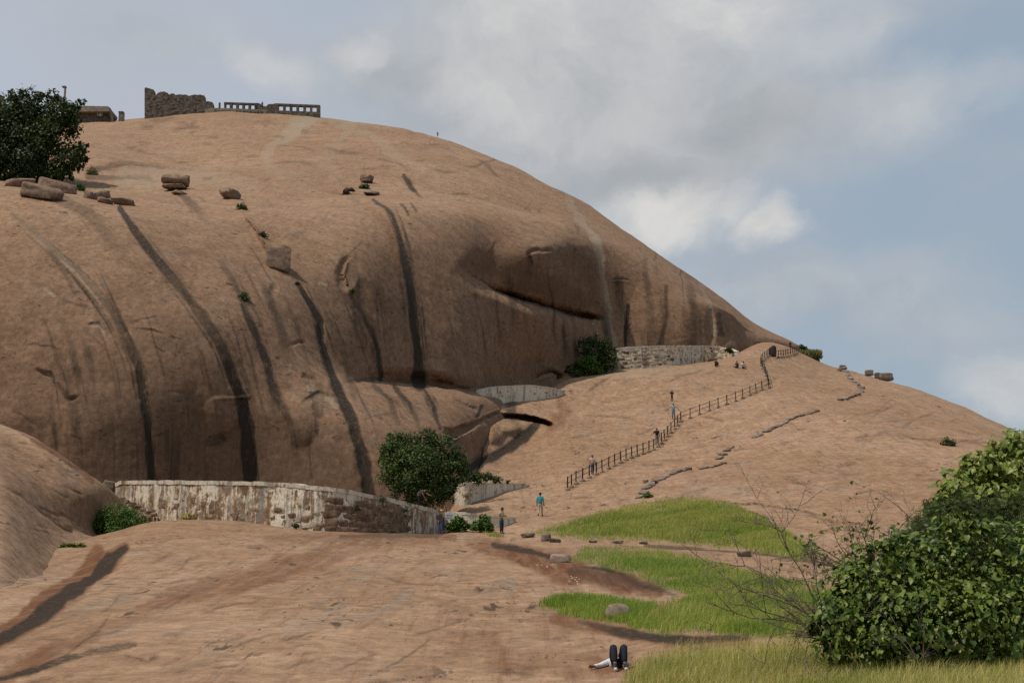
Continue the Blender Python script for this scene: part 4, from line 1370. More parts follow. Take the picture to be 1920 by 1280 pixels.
def rough_edge(pts, rng, step=3.0, amp=0.4):
    out = []
    for (x0, y0), (x1, y1) in zip(pts[:-1], pts[1:]):
        n = max(1, int(abs(x1 - x0) / step))
        for k in range(n):
            t = k / n
            out.append((x0 + (x1 - x0) * t, y0 + (y1 - y0) * t + (rng.normal() * amp if k else 0)))
    out.append(pts[-1])
    return out


bt = [(271, 165), (278, 165.5), (287.5, 168), (289, 178.5), (292, 178.8), (295.5, 175), (301, 172), (310, 172.5), (315, 175), (317, 178), (320, 176), (327, 176), (329, 178.5), (335, 177), (350, 178), (354, 180), (360, 178.5), (366, 177.5), (382.5, 178.7), (384, 189.5), (390, 189.8), (398, 191.5), (400, 202)]
bs = empty('ruined_bastion', PV(330, 217, RD), 'tall windowless ruined stone block with a broken top on the summit', 'ruin')
prism_px('masonry', [(271, 232)] + rough_edge(bt, rg) + [(400, 232)], RD, 2.2, M_RUIN, bs)
for i in range(46):
    x, y = rg.uniform(273, 380), rg.uniform(181, 216)
    me = ST_BROWN[i % 8].copy()
    me.materials.clear()
    me.materials.append(M_RUIN)
    o = link('stone', me, None, bs)
    o.scale = (rg.uniform(.25, .5), .07, rg.uniform(.15, .26))
    o.location = PV(x, y, RD - .02) - bs.location


def arcade(label, x0, x1, yt0, yt1, yb0, yb1, openings, oy0, oy1, D, extra=()):
    root = empty('ruined_arcade', PV((x0 + x1) / 2, (yb0 + yb1) / 2, D), label, 'ruin', 'windowed ruin walls on the summit')

    def top(x):
        return yt0 + (yt1 - yt0) * (x - x0) / (x1 - x0)

    def oa(x):
        return oy0 + (yt1 - yt0) * (x - x0) / (x1 - x0)

    def ob(x):
        return oy1 + (yt1 - yt0) * (x - x0) / (x1 - x0)
    prism_px('lintel_course', [(x0, top(x0)), (x1, top(x1)), (x1, oa(x1)), (x0, oa(x0))], D, 1.0, M_RUIN, root)
    prism_px('sill_course', [(x0, ob(x0)), (x1, ob(x1)), (x1, yb1), (x0, yb0)], D, 1.0, M_RUIN, root)
    edges = [x0] + [e for o in openings for e in o] + [x1]
    for a, b in zip(edges[::2], edges[1::2]):
        prism_px('pier', [(a, oa(a)), (b, oa(b)), (b, ob(b)), (a, ob(a))], D + .03, .94, M_RUIN, root)
    return root


a1 = arcade('windowed ruin wall with five square openings beside the tall block', 420, 479, 191.5, 193.5, 224, 224, [(423.5, 430.5), (435.5, 442.5), (447, 454), (458.5, 465.5), (470, 477)], 194.2, 203.0, RD + 1)
prism_px('stepped_wall', [(479.2, 226), (479.2, 193), (485, 193.5), (490, 196), (494, 199), (500, 199.5), (501, 197), (504, 195.5), (513, 195), (516, 194), (516, 226)], RD + 1.5, 1.0, M_RUIN, a1)
prism_px('plinth', [(384, 226), (384, 203.5), (400, 202.5), (440, 203.5), (500, 206), (500, 226)], RD - 1.2, 1.0, M_RUIN_PALE, a1)
world_part('pillar', box_mesh('pillar', px_box(409.5, 192.5, 413, 206, RD, 0.6), M_RUIN), None, a1)
for i in range(14):
    x = 402 + i * 6.6
    world_part('plinth_stone', box_mesh('plinth_stone', px_box(x, 207 + .15 * i * .3, x + 3.6, 211.5, RD - 1.6, 0.5), M_RUIN), None, a1)
a2 = arcade('windowed ruin wall with six square openings at the right end of the summit', 515, 600, 193.8, 197, 232, 236, [(522.5, 530.5), (535, 543), (547.5, 555.5), (560, 568.5), (573, 581), (585, 593.5)], 197.5, 207, RD)

tb = empty('stone_pavilion', PV(178, 222, 332), 'flat roofed stone pavilion half hidden behind the dark tree on the summit', 'building')
prism_px('wall', [(118, 236), (118, 211), (203, 208), (209, 224), (209, 232)], 333, 5, M_RUIN, tb)
prism_px('roof', [(112, 199), (146, 198.5), (203, 199.5), (206, 203), (204.5, 209), (112, 209.5)], 331.5, 7, M_RUIN_PALE, tb)
prism_px('buttress', [(204, 201), (206.5, 202.5), (212, 222), (212, 230), (208, 230), (208, 222)], 331.4, 1.0, M_RUIN, tb)
for x in (141, 181.5, 190):
    world_part('column', box_mesh('column', px_box(x, 209, x + 2.4, 217, 331.9, .5), M_RUIN_PALE), None, tb)
world_part('window', box_mesh('window', px_box(184, 212, 190, 217.5, 332.6, .5), M_SIGN), None, tb)
pl = empty('stone_pillar', PV(119.5, 200, 338), 'slim upright stone pillar rising behind the dark tree', 'pillar')
world_part('shaft', box_mesh('shaft', px_box(116.5, 162, 122.5, 232, 338, .8), M_RUIN_PALE), None, pl)
world_part('cap', box_mesh('cap', px_box(116, 161, 123, 163.2, 337.9, 1.0), M_RUIN_PALE), None, pl)
gp = empty('gate_post', PV(227, 221, 336), 'short square stone stub standing alone between pavilion and block', 'post')
world_part('shaft', box_mesh('shaft', px_box(221.5, 211, 231.5, 232, 336, 1.2), M_RUIN_PALE), None, gp)
world_part('cap', box_mesh('cap', px_box(222, 208.6, 231, 211, 335.9, 1.3), M_RUIN), None, gp)
rw = empty('ruined_wall', PV(0, 190, 340), 'broken brown wall end at the far left edge of the summit', 'ruin')
prism_px('masonry', [(-40, 240), (-40, 172), (0, 177), (3, 181), (6, 184), (7, 240)], 340, 2, M_RUIN, rw)

# ------------------------------------------------------------------ railing up the slope
posts1 = [(1064, 919), (1071.5, 914), (1080, 907.5), (1092, 902), (1105, 896), (1118, 890), (1129, 885), (1141, 879), (1152.5, 873.5), (1164, 868), (1174, 863), (1184.5, 859), (1195, 855), (1206, 851.5), (1216.6, 847.5), (1225.6, 844), (1234, 838), (1240, 831.5), (1246, 826), (1252, 818.5), (1258, 812), (1265, 805), (1270.6, 798.5), (1276, 791), (1294, 784), (1311.7, 777), (1330.5, 770), (1347, 764), (1363, 758.5), (1379.5, 752.5), (1392.7, 747), (1406, 741.5), (1417.7, 736.5), (1429, 731.5), (1442, 728)]
posts2 = [(1440.5, 720), (1438.5, 712), (1436, 705), (1433, 698), (1429.5, 691.5), (1426.5, 686), (1427.5, 681), (1430.5, 677.5), (1434, 674), (1438, 671), (1442, 668.5), (1446, 666.5), (1455, 672), (1459.5, 671), (1464.5, 670.5), (1469, 670), (1473.5, 669.5), (1478, 668.5), (1482.5, 667.2), (1487, 666), (1490.5, 664.6), (1494, 663), (1497, 661.5), (1500, 660), (1503, 658.5)]
fence = empty('metal_fence', hit(1234, 838)[0], 'rusty two-rail metal fence climbing the bare rock slope', 'fence')
POST_ME = None
ptops = []
pos_p = []
for i, (x, y) in enumerate(posts1 + posts2):
    if y < 662:
        p = hit(x, y + 4)[0] if hit(x, y)[0][1] > 260 else hit(x, y)[0]
        p = PV(x, y, 216)
    else:
        p = hit(x, y)[0]
    pos_p.append(p)
H_P = 1.12
pm = box_mesh('post', np.array([[-.042, -.042, -.3], [.042, -.042, -.3], [.042, -.042, H_P], [-.042, -.042, H_P], [-.042, .042, -.3], [.042, .042, -.3], [.042, .042, H_P], [-.042, .042, H_P]]), M_IRON)
fm = stone_mesh('footing', 77, M_FOOT, 6, .07, 1)
for i, p in enumerate(pos_p):
    o = link('post', pm, None, fence)
    o.location = p - fence.location
    o.rotation_euler = (random.gauss(0, .02), random.gauss(0, .03), random.uniform(0, .5))
    f = link('footing', fm, None, o)
    f.scale = (.2 * random.uniform(.8, 1.2), .2, .17 * random.uniform(.8, 1.2))
    f.location = (0, 0, .04)
for zz in (0.52, 0.98):
    run = [np.array(p) + np.array([0, 0, zz + random.gauss(0, .012)]) for p in pos_p]
    for a, b in ((0, 18), (17, 35), (34, 47), (47, 60)):
        seg = np.array(run[a:b])
        world_part('rail', tubes_mesh('rail', [(seg, np.full(len(seg), .024))], M_IRON, 4), None, fence)

# ------------------------------------------------------------------ lines of kerb stones
KS = [stone_mesh('stone', 40 + i, M_BOULDER_GREY, 9.0, 0.13, 2) for i in range(8)]
runs = [
    ('lowest line of grey kerb stones, running from the grass mound up to a gap', [(1196, 936), (1206, 925), (1216, 912), (1232, 903), (1248, 894), (1265, 887), (1282, 882), (1297, 879.5)], 10, 8),
    ('short line of flat kerb stones just right of the gap in the lowest line', [(1311, 880), (1322, 877.5), (1335, 876), (1345, 871.5), (1358, 869)], 11, 6),
    ('short steep line of kerb stones leaning up to the right', [(1346, 862), (1354, 853), (1361, 846), (1373, 838)], 9, 6),
    ('single pair of kerb stones lying below the long upper line', [(1412, 822), (1427, 815)], 13, 5),
    ('long straight upper line of grey kerb stones on the open slope', [(1434, 811), (1450, 803), (1466, 796), (1482, 785), (1500, 780), (1518, 775), (1534, 770)], 11, 6),
    ('curling line of pale kerb stones near the ridge', [(1573, 751), (1592, 746), (1606, 740), (1618, 733), (1617, 728), (1608, 722), (1598, 714), (1590, 706), (1584, 698), (1583, 690)], 9, 7),
]
for lab, pts, L, hpx in runs:
    pts = np.array(pts, float)
    cum = np.concatenate([[0], np.cumsum(np.hypot(*np.diff(pts, axis=0).T))])
    root = empty('kerb_line', hit(*pts[0])[0], lab, 'kerb', 'kerb stone lines on the slope')
    s_ = 0.0
    while s_ < cum[-1]:
        l_ = L * rg.uniform(.6, 1.25)
        x0, y0 = np.interp(s_, cum, pts[:, 0]), np.interp(s_, cum, pts[:, 1])
        x1, y1 = np.interp(min(s_ + l_, cum[-1] + 3), cum, pts[:, 0]), np.interp(min(s_ + l_, cum[-1] + 3), cum, pts[:, 1])
        a, b = hit(x0, y0)[0], hit(x1, y1)[0]
        c = (a + b) / 2
        d = b - a
        ln = d.length
        o = link('stone', KS[rg.integers(8)], None, root)
        k = mpp(c)
        ln = min(max(ln, 5 * k), 34 * k)
        o.scale = (ln * .5 * rg.uniform(.78, .98), rg.uniform(.22, .36), hpx * .75 * k * .5 * rg.uniform(.55, 1.15))
        o.location = c + Vector((0, 0, hpx * k * .22)) - root.location
        o.rotation_euler = (rg.normal() * .12, -math.atan2(d.z, math.hypot(d.x, d.y)) + rg.normal() * .08, math.atan2(d.y, d.x) + rg.normal() * .18)
        s_ += l_ * 1.02

# ------------------------------------------------------------------ boulders
boulder('flat_boulder', 333, 356, 62, 22, .6, 'flat topped boulder balanced on thin slabs on the bare dome', seed=3, pw=4, lift=.75, rz=.1, tilt=.03)
boulder('slab_stone', 328, 357, 50, 8, .6, 'thin dark slab wedged under the balanced flat boulder', 'slab', seed=4, pw=5, rz=-.1, lift=.25)
boulder('slab_stone', 338, 365, 36, 7, .7, 'narrow sloping slab lowest in the pile under the balanced boulder', 'slab', seed=5, pw=5, tilt=.25)
boulder('slab_boulder', 74, 370, 96, 30, .5, 'large flat slab boulder lying tilted in front of the dark tree', seed=6, pw=9, rough=.1, tilt=.16, rz=-.2, sink=.22)
boulder('slab_boulder', 108, 361, 74, 30, .5, 'thick wedge boulder lying against the right side of the tilted slab', seed=7, pw=8, rough=.1, tilt=.18, rz=.15, sink=.2)
boulder('slab_boulder', 42, 351, 64, 20, .5, 'low flat boulder half hidden behind the tilted slab', seed=8, pw=5, rough=.1, tilt=-.03, sink=.25)
sm = 'small rocks beside the tilted slab'
for (x, y, w, h, lab, sd, tl) in [(178, 374, 28, 18, 'rounded brown rock nearest the small green shrub', 9, .1), (196, 371, 22, 18, 'pale upright rock behind the long dark one', 10, -.1), (232, 384, 50, 15, 'long dark log-shaped rock pointing right', 11, .12), (196, 381, 34, 12, 'low pale rock sloping to the right at the front', 12, .3), (165, 372, 16, 20, 'pale squarish rock at the left of the small pile', 13, .2), (211, 379, 16, 10, 'tiny pale rock wedged between the two front ones', 14, .2)]:
    boulder('rock', x, y, w, h, .8, lab, 'rock', sm, M_BOULDER if sd != 10 else M_BOULDER_GREY, seed=sd, pw=5, rough=.14, tilt=tl, sink=.2)
boulder('boulder', 432, 372, 46, 22, .8, 'dark humped boulder with green plants on its lower left', seed=15, pw=3, tilt=.35)
boulder('block_boulder', 522, 498, 46, 50, .8, 'squarish block stuck on the cliff edge below a green tuft', seed=16, pw=7, rough=.14, rz=.3, sink=.3, tx=-.2)
boulder('boulder', 688, 343, 26, 18, .8, 'small round boulder above a tuft of grass on the dome', seed=17, pw=3)
boulder('slab_stone', 698, 366, 36, 8, .9, 'pale flat slab beside the grass tuft on the dome', 'slab', seed=18, pw=4, mat=M_BOULDER_GREY, tilt=.08)
boulder('slab_stone', 655, 358, 22, 7, .9, 'small grey flat stone left of the grass tuft on the dome', 'slab', seed=19, pw=4, mat=M_BOULDER_GREY)
boulder('boulder', 1052, 1054, 38, 18, .7, 'blocky grey boulder at the corner of the grass meadow', seed=22, pw=5, rough=.13, mat=M_BOULDER_GREY, tilt=.06)
boulder('boulder', 1158, 1160, 46, 31, .8, 'rounded grey boulder lying in the long grass patch', seed=23, pw=2.8, rough=.12, mat=M_BOULDER_GREY, tilt=.2)
boulder('boulder', 990, 1007, 26, 10, .8, 'low flat grey rock left of the grass mound', 'rock', seed=24, pw=4, mat=M_BOULDER_GREY)
boulder('boulder', 1024, 1014, 19, 17, .8, 'upright pointed pale rock at the left tip of the grass mound', 'rock', seed=25, pw=3, mat=M_BOULDER_GREY, tilt=-.3)
boulder('boulder', 1040, 1016, 22, 8, .8, 'small flat grey rock right of the pointed pale one', 'rock', seed=26, pw=5, mat=M_BOULDER_GREY)
boulder('boulder', 1396, 1043, 32, 13, .8, 'small grey rock on the strip between mound and meadow', 'rock', seed=27, pw=3.4, mat=M_BOULDER_GREY)
for i, (x, w, lab) in enumerate([(1112, 16, 'small flat stone first in the row below the mound'), (1156, 22, 'wide low reddish stone in the row below the mound'), (1205, 18, 'pale low stone last in the row below the mound')]):
    boulder('stone', x, 1017 + i, w, 6, .7, lab, 'stone', 'row of stones below the grass mound', M_BOULDER_GREY, seed=30 + i, pw=4)
boulder('boulder', 1139, 1149, 12, 7, .8, 'small brown stone poking out of the grass island', 'stone', seed=34)
for i, (x, y, w, h, lab) in enumerate([(1630, 704, 15, 11, 'grey block first on the skyline of the right ridge'), (1646, 709, 12, 11, 'grey block in the middle of the skyline trio'), (1661, 714, 26, 15, 'wide square block last on the skyline of the right ridge')]):
    boulder('block', x, y, w, h, .7, lab, 'block', 'blocks on the right ridge', M_BOULDER_GREY, seed=36 + i, pw=6, rough=.07, loc=PV(x, y, 198), sink=.02, sub=4)
boulder('boulder', 1449, 668, 15, 22, .8, 'tall dark rock standing at the bend of the metal fence', 'rock', seed=41, pw=4, mat=M_IRON, sink=.05)
boulder('rock', 1581, 690, 14, 9, .8, 'grey rock at the top end of the curling kerb line', 'rock', seed=42, pw=5, mat=M_BOULDER_GREY, loc=PV(1581, 692, 209))
boulder('rock', 1574, 696, 9, 8, .8, 'small square brown rock below the top of the curling line', 'rock', seed=43, pw=5)
boulder('rock', 1210, 905, 0.1 + 12, 8, .7, 'mossy stone lying over the lowest kerb line', 'rock', seed=44, mat=M_BOULDER_GREY)
boulder('rock', 204, 916, 28, 24, .8, 'pale rounded rock at the left end of the curved retaining wall', 'rock', seed=45, mat=M_BOULDER_GREY, loc=PV(204, 922, 97.5))
for i in range(7):
    x = 228 + i * 10
    boulder('rubble_stone', x, 934 + i * 6, 14, 8, .8, 'dark rubble stone under the sloping left end of the retaining wall', 'stone', 'rubble under the wall end', M_BOULDER, seed=50 + i, pw=4, loc=PV(x, 938 + i * 5, 94.3 - i * .45))
# pale crumbs on the wet rock
crumbs = []
for i in range(26):
    x, y = [(1022, 1058), (1075, 1085), (1083, 1090), (1098, 1108)][i % 4]
    crumbs.append(hit(x + rg.normal() * 7, y + rg.normal() * 2.5)[0])
cm = stone_mesh('crumb', 60, plain('paper_scrap', (0.55, 0.47, 0.38)), 4, .2, 1)
tv = np.array([v.co[:] for v in cm.vertices])
tf = np.array([list(p.vertices) for p in cm.polygons])
cr = link('litter', scatter_mesh('litter', tv, tf, np.tile(np.eye(3), (len(crumbs), 1, 1)), np.array([c[:] for c in crumbs]), rg.uniform(.012, .035, len(crumbs)), cm.materials[0]))
tag(cr, 'pale scraps scattered over the dark wet rock', 'litter', kind='stuff')

pts_, sz_ = [], []
for i in range(420):
    if i % 3:
        x, y = rg.uniform(20, 1000), rg.uniform(1012, 1275)
    else:
        x, y = rg.uniform(1000, 1850), rg.uniform(760, 1000)
    p = hit(x, y)[0]
    pts_.append(p[:])
    sz_.append(rg.uniform(.35, 1.3) * mpp(p) * (1 + 2.0 * (rg.random() < .06)))
pm_ = stone_mesh('pebble', 63, M_BOULDER, 3, .2, 1)
tv = np.array([v.co[:] for v in pm_.vertices]) * np.array([1, 1, .6])
tf = np.array([list(p.vertices) for p in pm_.polygons])
pb = link('pebbles', scatter_mesh('pebbles', tv, tf, basis(np.tile([0, 0, 1.0], (420, 1)) + .2 * rg.normal(size=(420, 3)), rg.normal(size=(420, 3))), np.array(pts_), np.array(sz_), M_BOULDER))
tag(pb, 'loose brown grit and pebbles strewn over the bare rock', 'pebbles', kind='stuff')

# ------------------------------------------------------------------ trees and shrubs
b = px_blobs([(60, 210, 189, 42), (15, 220, 189, 48), (112, 220, 188, 34), (138, 232, 188, 22), (30, 262, 189, 52), (92, 262, 187, 44), (-40, 245, 190, 60), (138, 292, 187, 26), (120, 310, 186, 26), (60, 305, 187, 36), (10, 305, 188, 42), (-50, 300, 189, 50), (157, 277, 187, 11), (100, 184, 189, 15), (42, 176, 189, 14), (140, 205, 188, 10), (75, 182, 189, 12), (22, 182, 189, 12), (158, 300, 187, 9), (100, 325, 186, 20), (40, 328, 187, 18)])
leafy_plant('broad_tree', 'large dark leafy tree on the left shoulder of the dome', 'tree', PV(70, 345, 188), b, 34000, .40, M_LEAF_DARK, 101, .28, nl=10, shell=.15, clump=.14, per=26, up=.6)
b = px_blobs([(790, 835, 105, 34), (752, 850, 105, 38), (830, 852, 105, 36), (738, 880, 104, 30), (785, 880, 103.5, 46), (848, 880, 104.5, 28), (770, 912, 103.5, 34), (815, 915, 103.5, 34), (728, 850, 105, 18), (862, 865, 105, 16), (740, 828, 105.5, 20), (812, 828, 105.5, 18), (870, 884, 105, 10), (842, 915, 104, 20), (750, 905, 104, 20)])
leafy_plant('round_tree', 'dense round green tree growing between the curved wall and the cliff', 'tree', PV(790, 965, 104.5), b, 20000, .19, M_LEAF_MID, 102, .14, nl=9, shell=.5, clump=.13, per=24, up=.75)
b = px_blobs([(1118, 655, 181, 28), (1098, 650, 182, 18), (1138, 655, 182, 18), (1140, 675, 181, 18), (1120, 680, 181, 18), (1112, 640, 183, 12)])
leafy_plant('dark_bush', 'dark dense bush at the left end of the pale rubble wall', 'bush', hit(1130, 695)[0], b, 4500, .26, M_LEAF_DARK, 103, .1, crown='foliage', trunk='stem', shell=.4)
b = px_blobs([(1105, 684, 179, 18), (1118, 690, 179, 12), (1090, 690, 179, 12), (1110, 672, 179.5, 9)])
leafy_plant('bright_bush', 'bright green rounded bush in front of the dark one', 'bush', hit(1105, 700)[0], b, 3200, .24, M_LEAF_BRIGHT, 104, .08, crown='foliage', trunk='stem', shell=.4, up=.9)
b = px_blobs([(1072, 694, 178, 10), (1062, 700, 178, 8), (1050, 705, 177, 6), (1080, 685, 180, 9), (1085, 700, 177.5, 7)])
leafy_plant('low_shrub', 'thin low shrub creeping left from the bright bush along the rock', 'shrub', hit(1070, 706)[0], b, 1100, .22, M_LEAF_MID, 105, .05, crown='foliage', trunk='stem', shell=.3)
b = px_blobs([(220, 975, 83, 30), (190, 985, 83, 24), (252, 982, 83, 26), (215, 1000, 82.3, 24), (185, 998, 83, 16), (268, 985, 83, 14), (240, 962, 83.6, 16), (200, 962, 83.6, 14), (180, 972, 83.5, 10)])
leafy_plant('yellow_green_shrub', 'bushy yellow green shrub between the left outcrop and the curved wall', 'shrub', PV(218, 1012, 83), b, 6500, .13, M_LEAF_BRIGHT, 106, .05, crown='foliage', trunk='stem', nl=8, shell=.35, clump=.2, per=18, up=.8)
b = px_blobs([(858, 984, 95.5, 14), (845, 988, 95.5, 9), (870, 984, 95.5, 10), (858, 976, 95.8, 8)])
leafy_plant('round_shrub', 'wide low green shrub nearest the end of the curved wall', 'shrub', hit(858, 996)[0], b, 1500, .17, M_LEAF_BRIGHT, 107, .04, crown='foliage', trunk='stem', shell=.4, up=.9)
b = px_blobs([(906, 983, 95, 15), (894, 986, 95, 10), (918, 986, 95, 10), (907, 972, 95.3, 8)])
leafy_plant('round_shrub', 'taller round green shrub beside the man in dark jeans', 'shrub', hit(906, 996)[0], b, 1600, .17, M_LEAF_BRIGHT, 108, .04, crown='foliage', trunk='stem', shell=.4, up=.9)
b = px_blobs([(880, 893, 109, 9), (895, 895, 109, 11), (912, 892, 110, 10), (925, 897, 110.5, 8), (938, 899, 111, 6), (952, 903, 112, 4)])
leafy_plant('creeper', 'thin green creeper sprawling over the top of the tapering low wall', 'creeper', PV(880, 905, 110), b, 1700, .15, M_LEAF_MID, 109, .03, crown='foliage', trunk='stem', shell=.2)
tufts = [
    (432, 366, 13, 'green plants filling the foot of the dark humped boulder', M_LEAF_BRIGHT, 110), (453, 388, 10, 'small green tuft below the dark humped boulder', M_LEAF_MID, 111),
    (492, 440, 9, 'green tuft on the edge above the squarish block', M_LEAF_MID, 112), (457, 556, 12, 'single grassy plant clinging above two dark streaks', M_LEAF_MID, 113),
    (683, 350, 10, 'olive grass tuft between small stones on the dome', M_LEAF_MID, 114), (148, 352, 14, 'bright green shrub right of the tilted slab', M_LEAF_BRIGHT, 115),
    (14, 332, 12, 'bright green shrub at the far left behind the slabs', M_LEAF_BRIGHT, 116), (1778, 829, 15, 'lone green shrub on the bare right slope', M_LEAF_MID, 117),
    (1366, 655, 8, 'small bush at the right end of the pale rubble wall', M_LEAF_MID, 118), (135, 1017, 20, 'flat green patch of weeds left of the yellow green shrub', M_LEAF_BRIGHT, 119),
    (172, 322, 14, 'yellowish dry clump right of the dark tree', M_TURF, 120), (1215, 929, 9, 'green weed at the lower end of the kerb stones', M_LEAF_BRIGHT, 121),
    (660, 545, 5, 'tiny green weed under the hollow in the cliff', M_LEAF_BRIGHT, 122), (1055, 745, 0, '', None, 0), (352, 970, 12, 'brownish weeds at the foot of the curved wall', M_GRASS_DRY, 123),
    (735, 998, 7, 'small green weed at the bottom of the bare wall stones', M_LEAF_MID, 124), (555, 983, 6, 'small green weed at the bottom of the streaked plaster', M_LEAF_MID, 125)]
for (x, y, r, lab, mt, sd) in tufts:
    if not r:
        continue
    loc = hit(x, y + r * .4)[0]
    if sd == 118:
        loc = PV(x, y + 4, 194)
    if sd in (123, 124, 125):
        loc = PV(x, y + 3, {123: 88.6, 124: 85.8, 125: 84.6}[sd])
    k = mpp(loc)
    rm = r * k
    bl = [(loc.x, loc.y, loc.z + rm * .35, rm * .7), (loc.x - rm * .5, loc.y, loc.z + rm * .2, rm * .45), (loc.x + rm * .5, loc.y, loc.z + rm * .15, rm * .5), (loc.x + rm * .1, loc.y - .1, loc.z + rm * .5, rm * .4)]
    if sd == 119:
        bl = [(loc.x + q * rm, loc.y, loc.z, rm * .3) for q in (-.9, -.5, 0, .5, .9)]
    leafy_plant('tuft', lab, 'plant', loc, bl, int(90 + 12 * r * r ** .5), max(.10, 3.2 * k), mt, sd, .02, crown='foliage', trunk='stem', nl=3, shell=.1, clump=.25, per=12, up=.8)
# plants growing out of the wall face
for (px, h, lab, sd) in [(667, .66, 'green weed high on the bare brown wall stones', 130), (757, .8, 'small weed under the coping near the wall corner', 131), (716, .9, 'thin weed hanging from the coping of the curved wall', 132)]:
    p, nr, H = w1.at(w1.u_of(px), h)
    p = p + nr * .1
    bl = [(p[0], p[1], p[2], .18), (p[0] + .1, p[1], p[2] - .15, .14)]
    leafy_plant('wall_weed', lab, 'plant', Vector(p.tolist()), bl, 110, .11, M_LEAF_MID, sd, .01, crown='foliage', trunk='stem', nl=2, shell=.1, per=10, clump=.3)
b = px_blobs([(153, 191, 336, 7), (146, 193, 336, 5), (160, 193, 336, 4)])
leafy_plant('roof_bush', 'small dark bush growing on the pavilion roof', 'bush', PV(152, 199, 336), b, 260, .45, M_LEAF_DARK, 140, .05, crown='foliage', trunk='stem', shell=.2, nl=3)

# ------------------------------------------------------------------ grass


def blades(name, poly, n, h, w, mat, label, seed, lean=.8, tries=4, hvar=.5, clumpy=True, fade=38):
    rng = np.random.default_rng(seed)
    poly = np.array(poly, float)
    lo, hi = poly.min(0), poly.max(0)
    X = rng.uniform(lo[0], hi[0], n * tries)
    Y = rng.uniform(lo[1], hi[1], n * tries)
    wob = 9 * perlin(np.stack([X * .05, Y * .1, 0 * X + 2], -1)) + 7 * perlin(np.stack([X * .2, Y * .3, 0 * X], -1))
    ok = inside(X + 1.5 * wob, Y + wob, poly)
    X, Y = X[ok], Y[ok]
    edge = np.full(len(X), 99.0)
    if fade:
        edge = seg_dist(X, Y, list(map(tuple, poly)) + [tuple(poly[0])])[0] + 7 * perlin(np.stack([X * .06, Y * .12, 0 * X + 7], -1)) + 5 * perlin(np.stack([X * .21, Y * .4, 0 * X + 3], -1))
        ok = rng.random(len(X)) < np.clip((edge + 3) / fade, 0.0, 1)
        X, Y, edge = X[ok], Y[ok], edge[ok]
    X, Y, edge = X[:n], Y[:n], edge[:n]
    pos = np.array([hit(x, y)[0][:] for x, y in zip(X, Y)])
    n = len(pos)
    dens = fbm(np.c_[pos[:, :2] * .35, 0 * pos[:, 0] + seed], 3)
    keep = rng.random(n) < np.clip(0.75 + 1.3 * dens, .08, 1) if clumpy else np.ones(n, bool)
    pos, dens, edge = pos[keep], dens[keep], edge[keep]
    n = len(pos)
    hh = h * (1 - hvar / 2 + hvar * rng.random(n)) * (1 + .9 * dens) * (.45 + .55 * np.clip((edge + 3) / 12, 0, 1))
    a = rng.uniform(0, 2 * np.pi, n)
    side = np.stack([np.cos(a), np.sin(a), 0 * a], -1) * (w / 2)
    b_ = a + rng.uniform(0.5, 2.6, n)
    ld = np.stack([np.cos(b_) * .8 + .35, np.sin(b_) * .8, 0 * a], -1) * (lean * hh * rng.random(n))[:, None]
    up = np.zeros((n, 3))
    up[:, 2] = hh
    v = np.stack([pos - side, pos + side, pos + side * .7 + up * .55 + ld * .3, pos - side * .7 + up * .55 + ld * .3, pos + up + ld], 1)
    v[:, :2, 2] -= .04
    k = np.arange(n)[:, None] * 5
    me = np_mesh(name, v.reshape(-1, 3), [np.array([[0, 1, 2, 3]]) + k, np.array([[3, 2, 4]]) + k], True, mat)
    return tag(link(name, me), label, 'grass', kind='stuff')


blades('mound_grass', GRASS['mound'], 60000, .30, .022, M_GRASS_SEED, 'seeding yellow green grass over the low mound', 201)
blades('mound_grass', GRASS['mound'], 22000, .20, .03, M_GRASS, 'bright green undergrowth of the low grass mound', 202)
blades('meadow_grass', GRASS['meadow'], 110000, .16, .012, M_GRASS, 'bright green meadow grass below the mound', 203)
blades('meadow_seed_grass', GRASS['meadow'], 14000, .27, .011, M_GRASS_SEED, 'pale seed heads standing in the meadow grass', 204)
blades('island_grass', GRASS['island'], 20000, .20, .014, M_GRASS, 'fresh green grass tongue around the rounded boulder', 205, lean=.6)
blades('front_grass', GRASS['front'], 46000, .24, .010, M_GRASS_DRY, 'dry straw coloured grass along the bottom right', 206, hvar=.8)
blades('front_green_grass', GRASS['front'], 30000, .20, .010, M_GRASS_SEED, 'green shoots between the dry grass at the bottom right', 207)
blades('far_grass', GRASS['far'], 16000, .32, .022, M_GRASS, 'green grass behind the large right bush', 208)
blades('dry_patch', [(905, 1002), (930, 999), (945, 1003), (930, 1007)], 400, .15, .03, M_GRASS_SEED, 'small olive grass patch beside the standing man', 209, fade=0)
b0 = [(1480, 672), (1500, 660), (1515, 657), (1538, 660), (1541, 678), (1520, 680)]
gm = empty('grass_hummock', PV(1512, 676, 211), 'square grassy hummock on the skyline at the top of the fence', 'hummock')
o = boulder('tmp', 1518, 679, 44, 17, .7, 'x', loc=PV(1518, 679, 211), seed=61, pw=4, rough=.12, mat=simple_mat('turf', (0.09, 0.075, 0.03), (0.16, 0.15, 0.06), 2, .95, .5))
o.name = 'earth'
o.data.name = 'earth'
for kk in ('label', 'category'):
    del o[kk]
o.location = o.location - gm.location
o.parent = gm
rng_ = np.random.default_rng(66)
n = 2500
xx = rng_.uniform(1484, 1540, n)
yy = np.interp(xx, [1484, 1500, 1515, 1540], [672, 664, 661, 662]) + rng_.random(n) * np.interp(xx, [1484, 1540], [6, 12])
pp = P(xx, yy, 209 + rng_.random(n) * 2.5)
tip = np.c_[rng_.normal(size=n) * .25, rng_.normal(size=n) * .25, np.ones(n)]
nn = np.c_[rng_.normal(size=n), -np.abs(rng_.normal(size=n)) - .3, .2 * np.ones(n)]
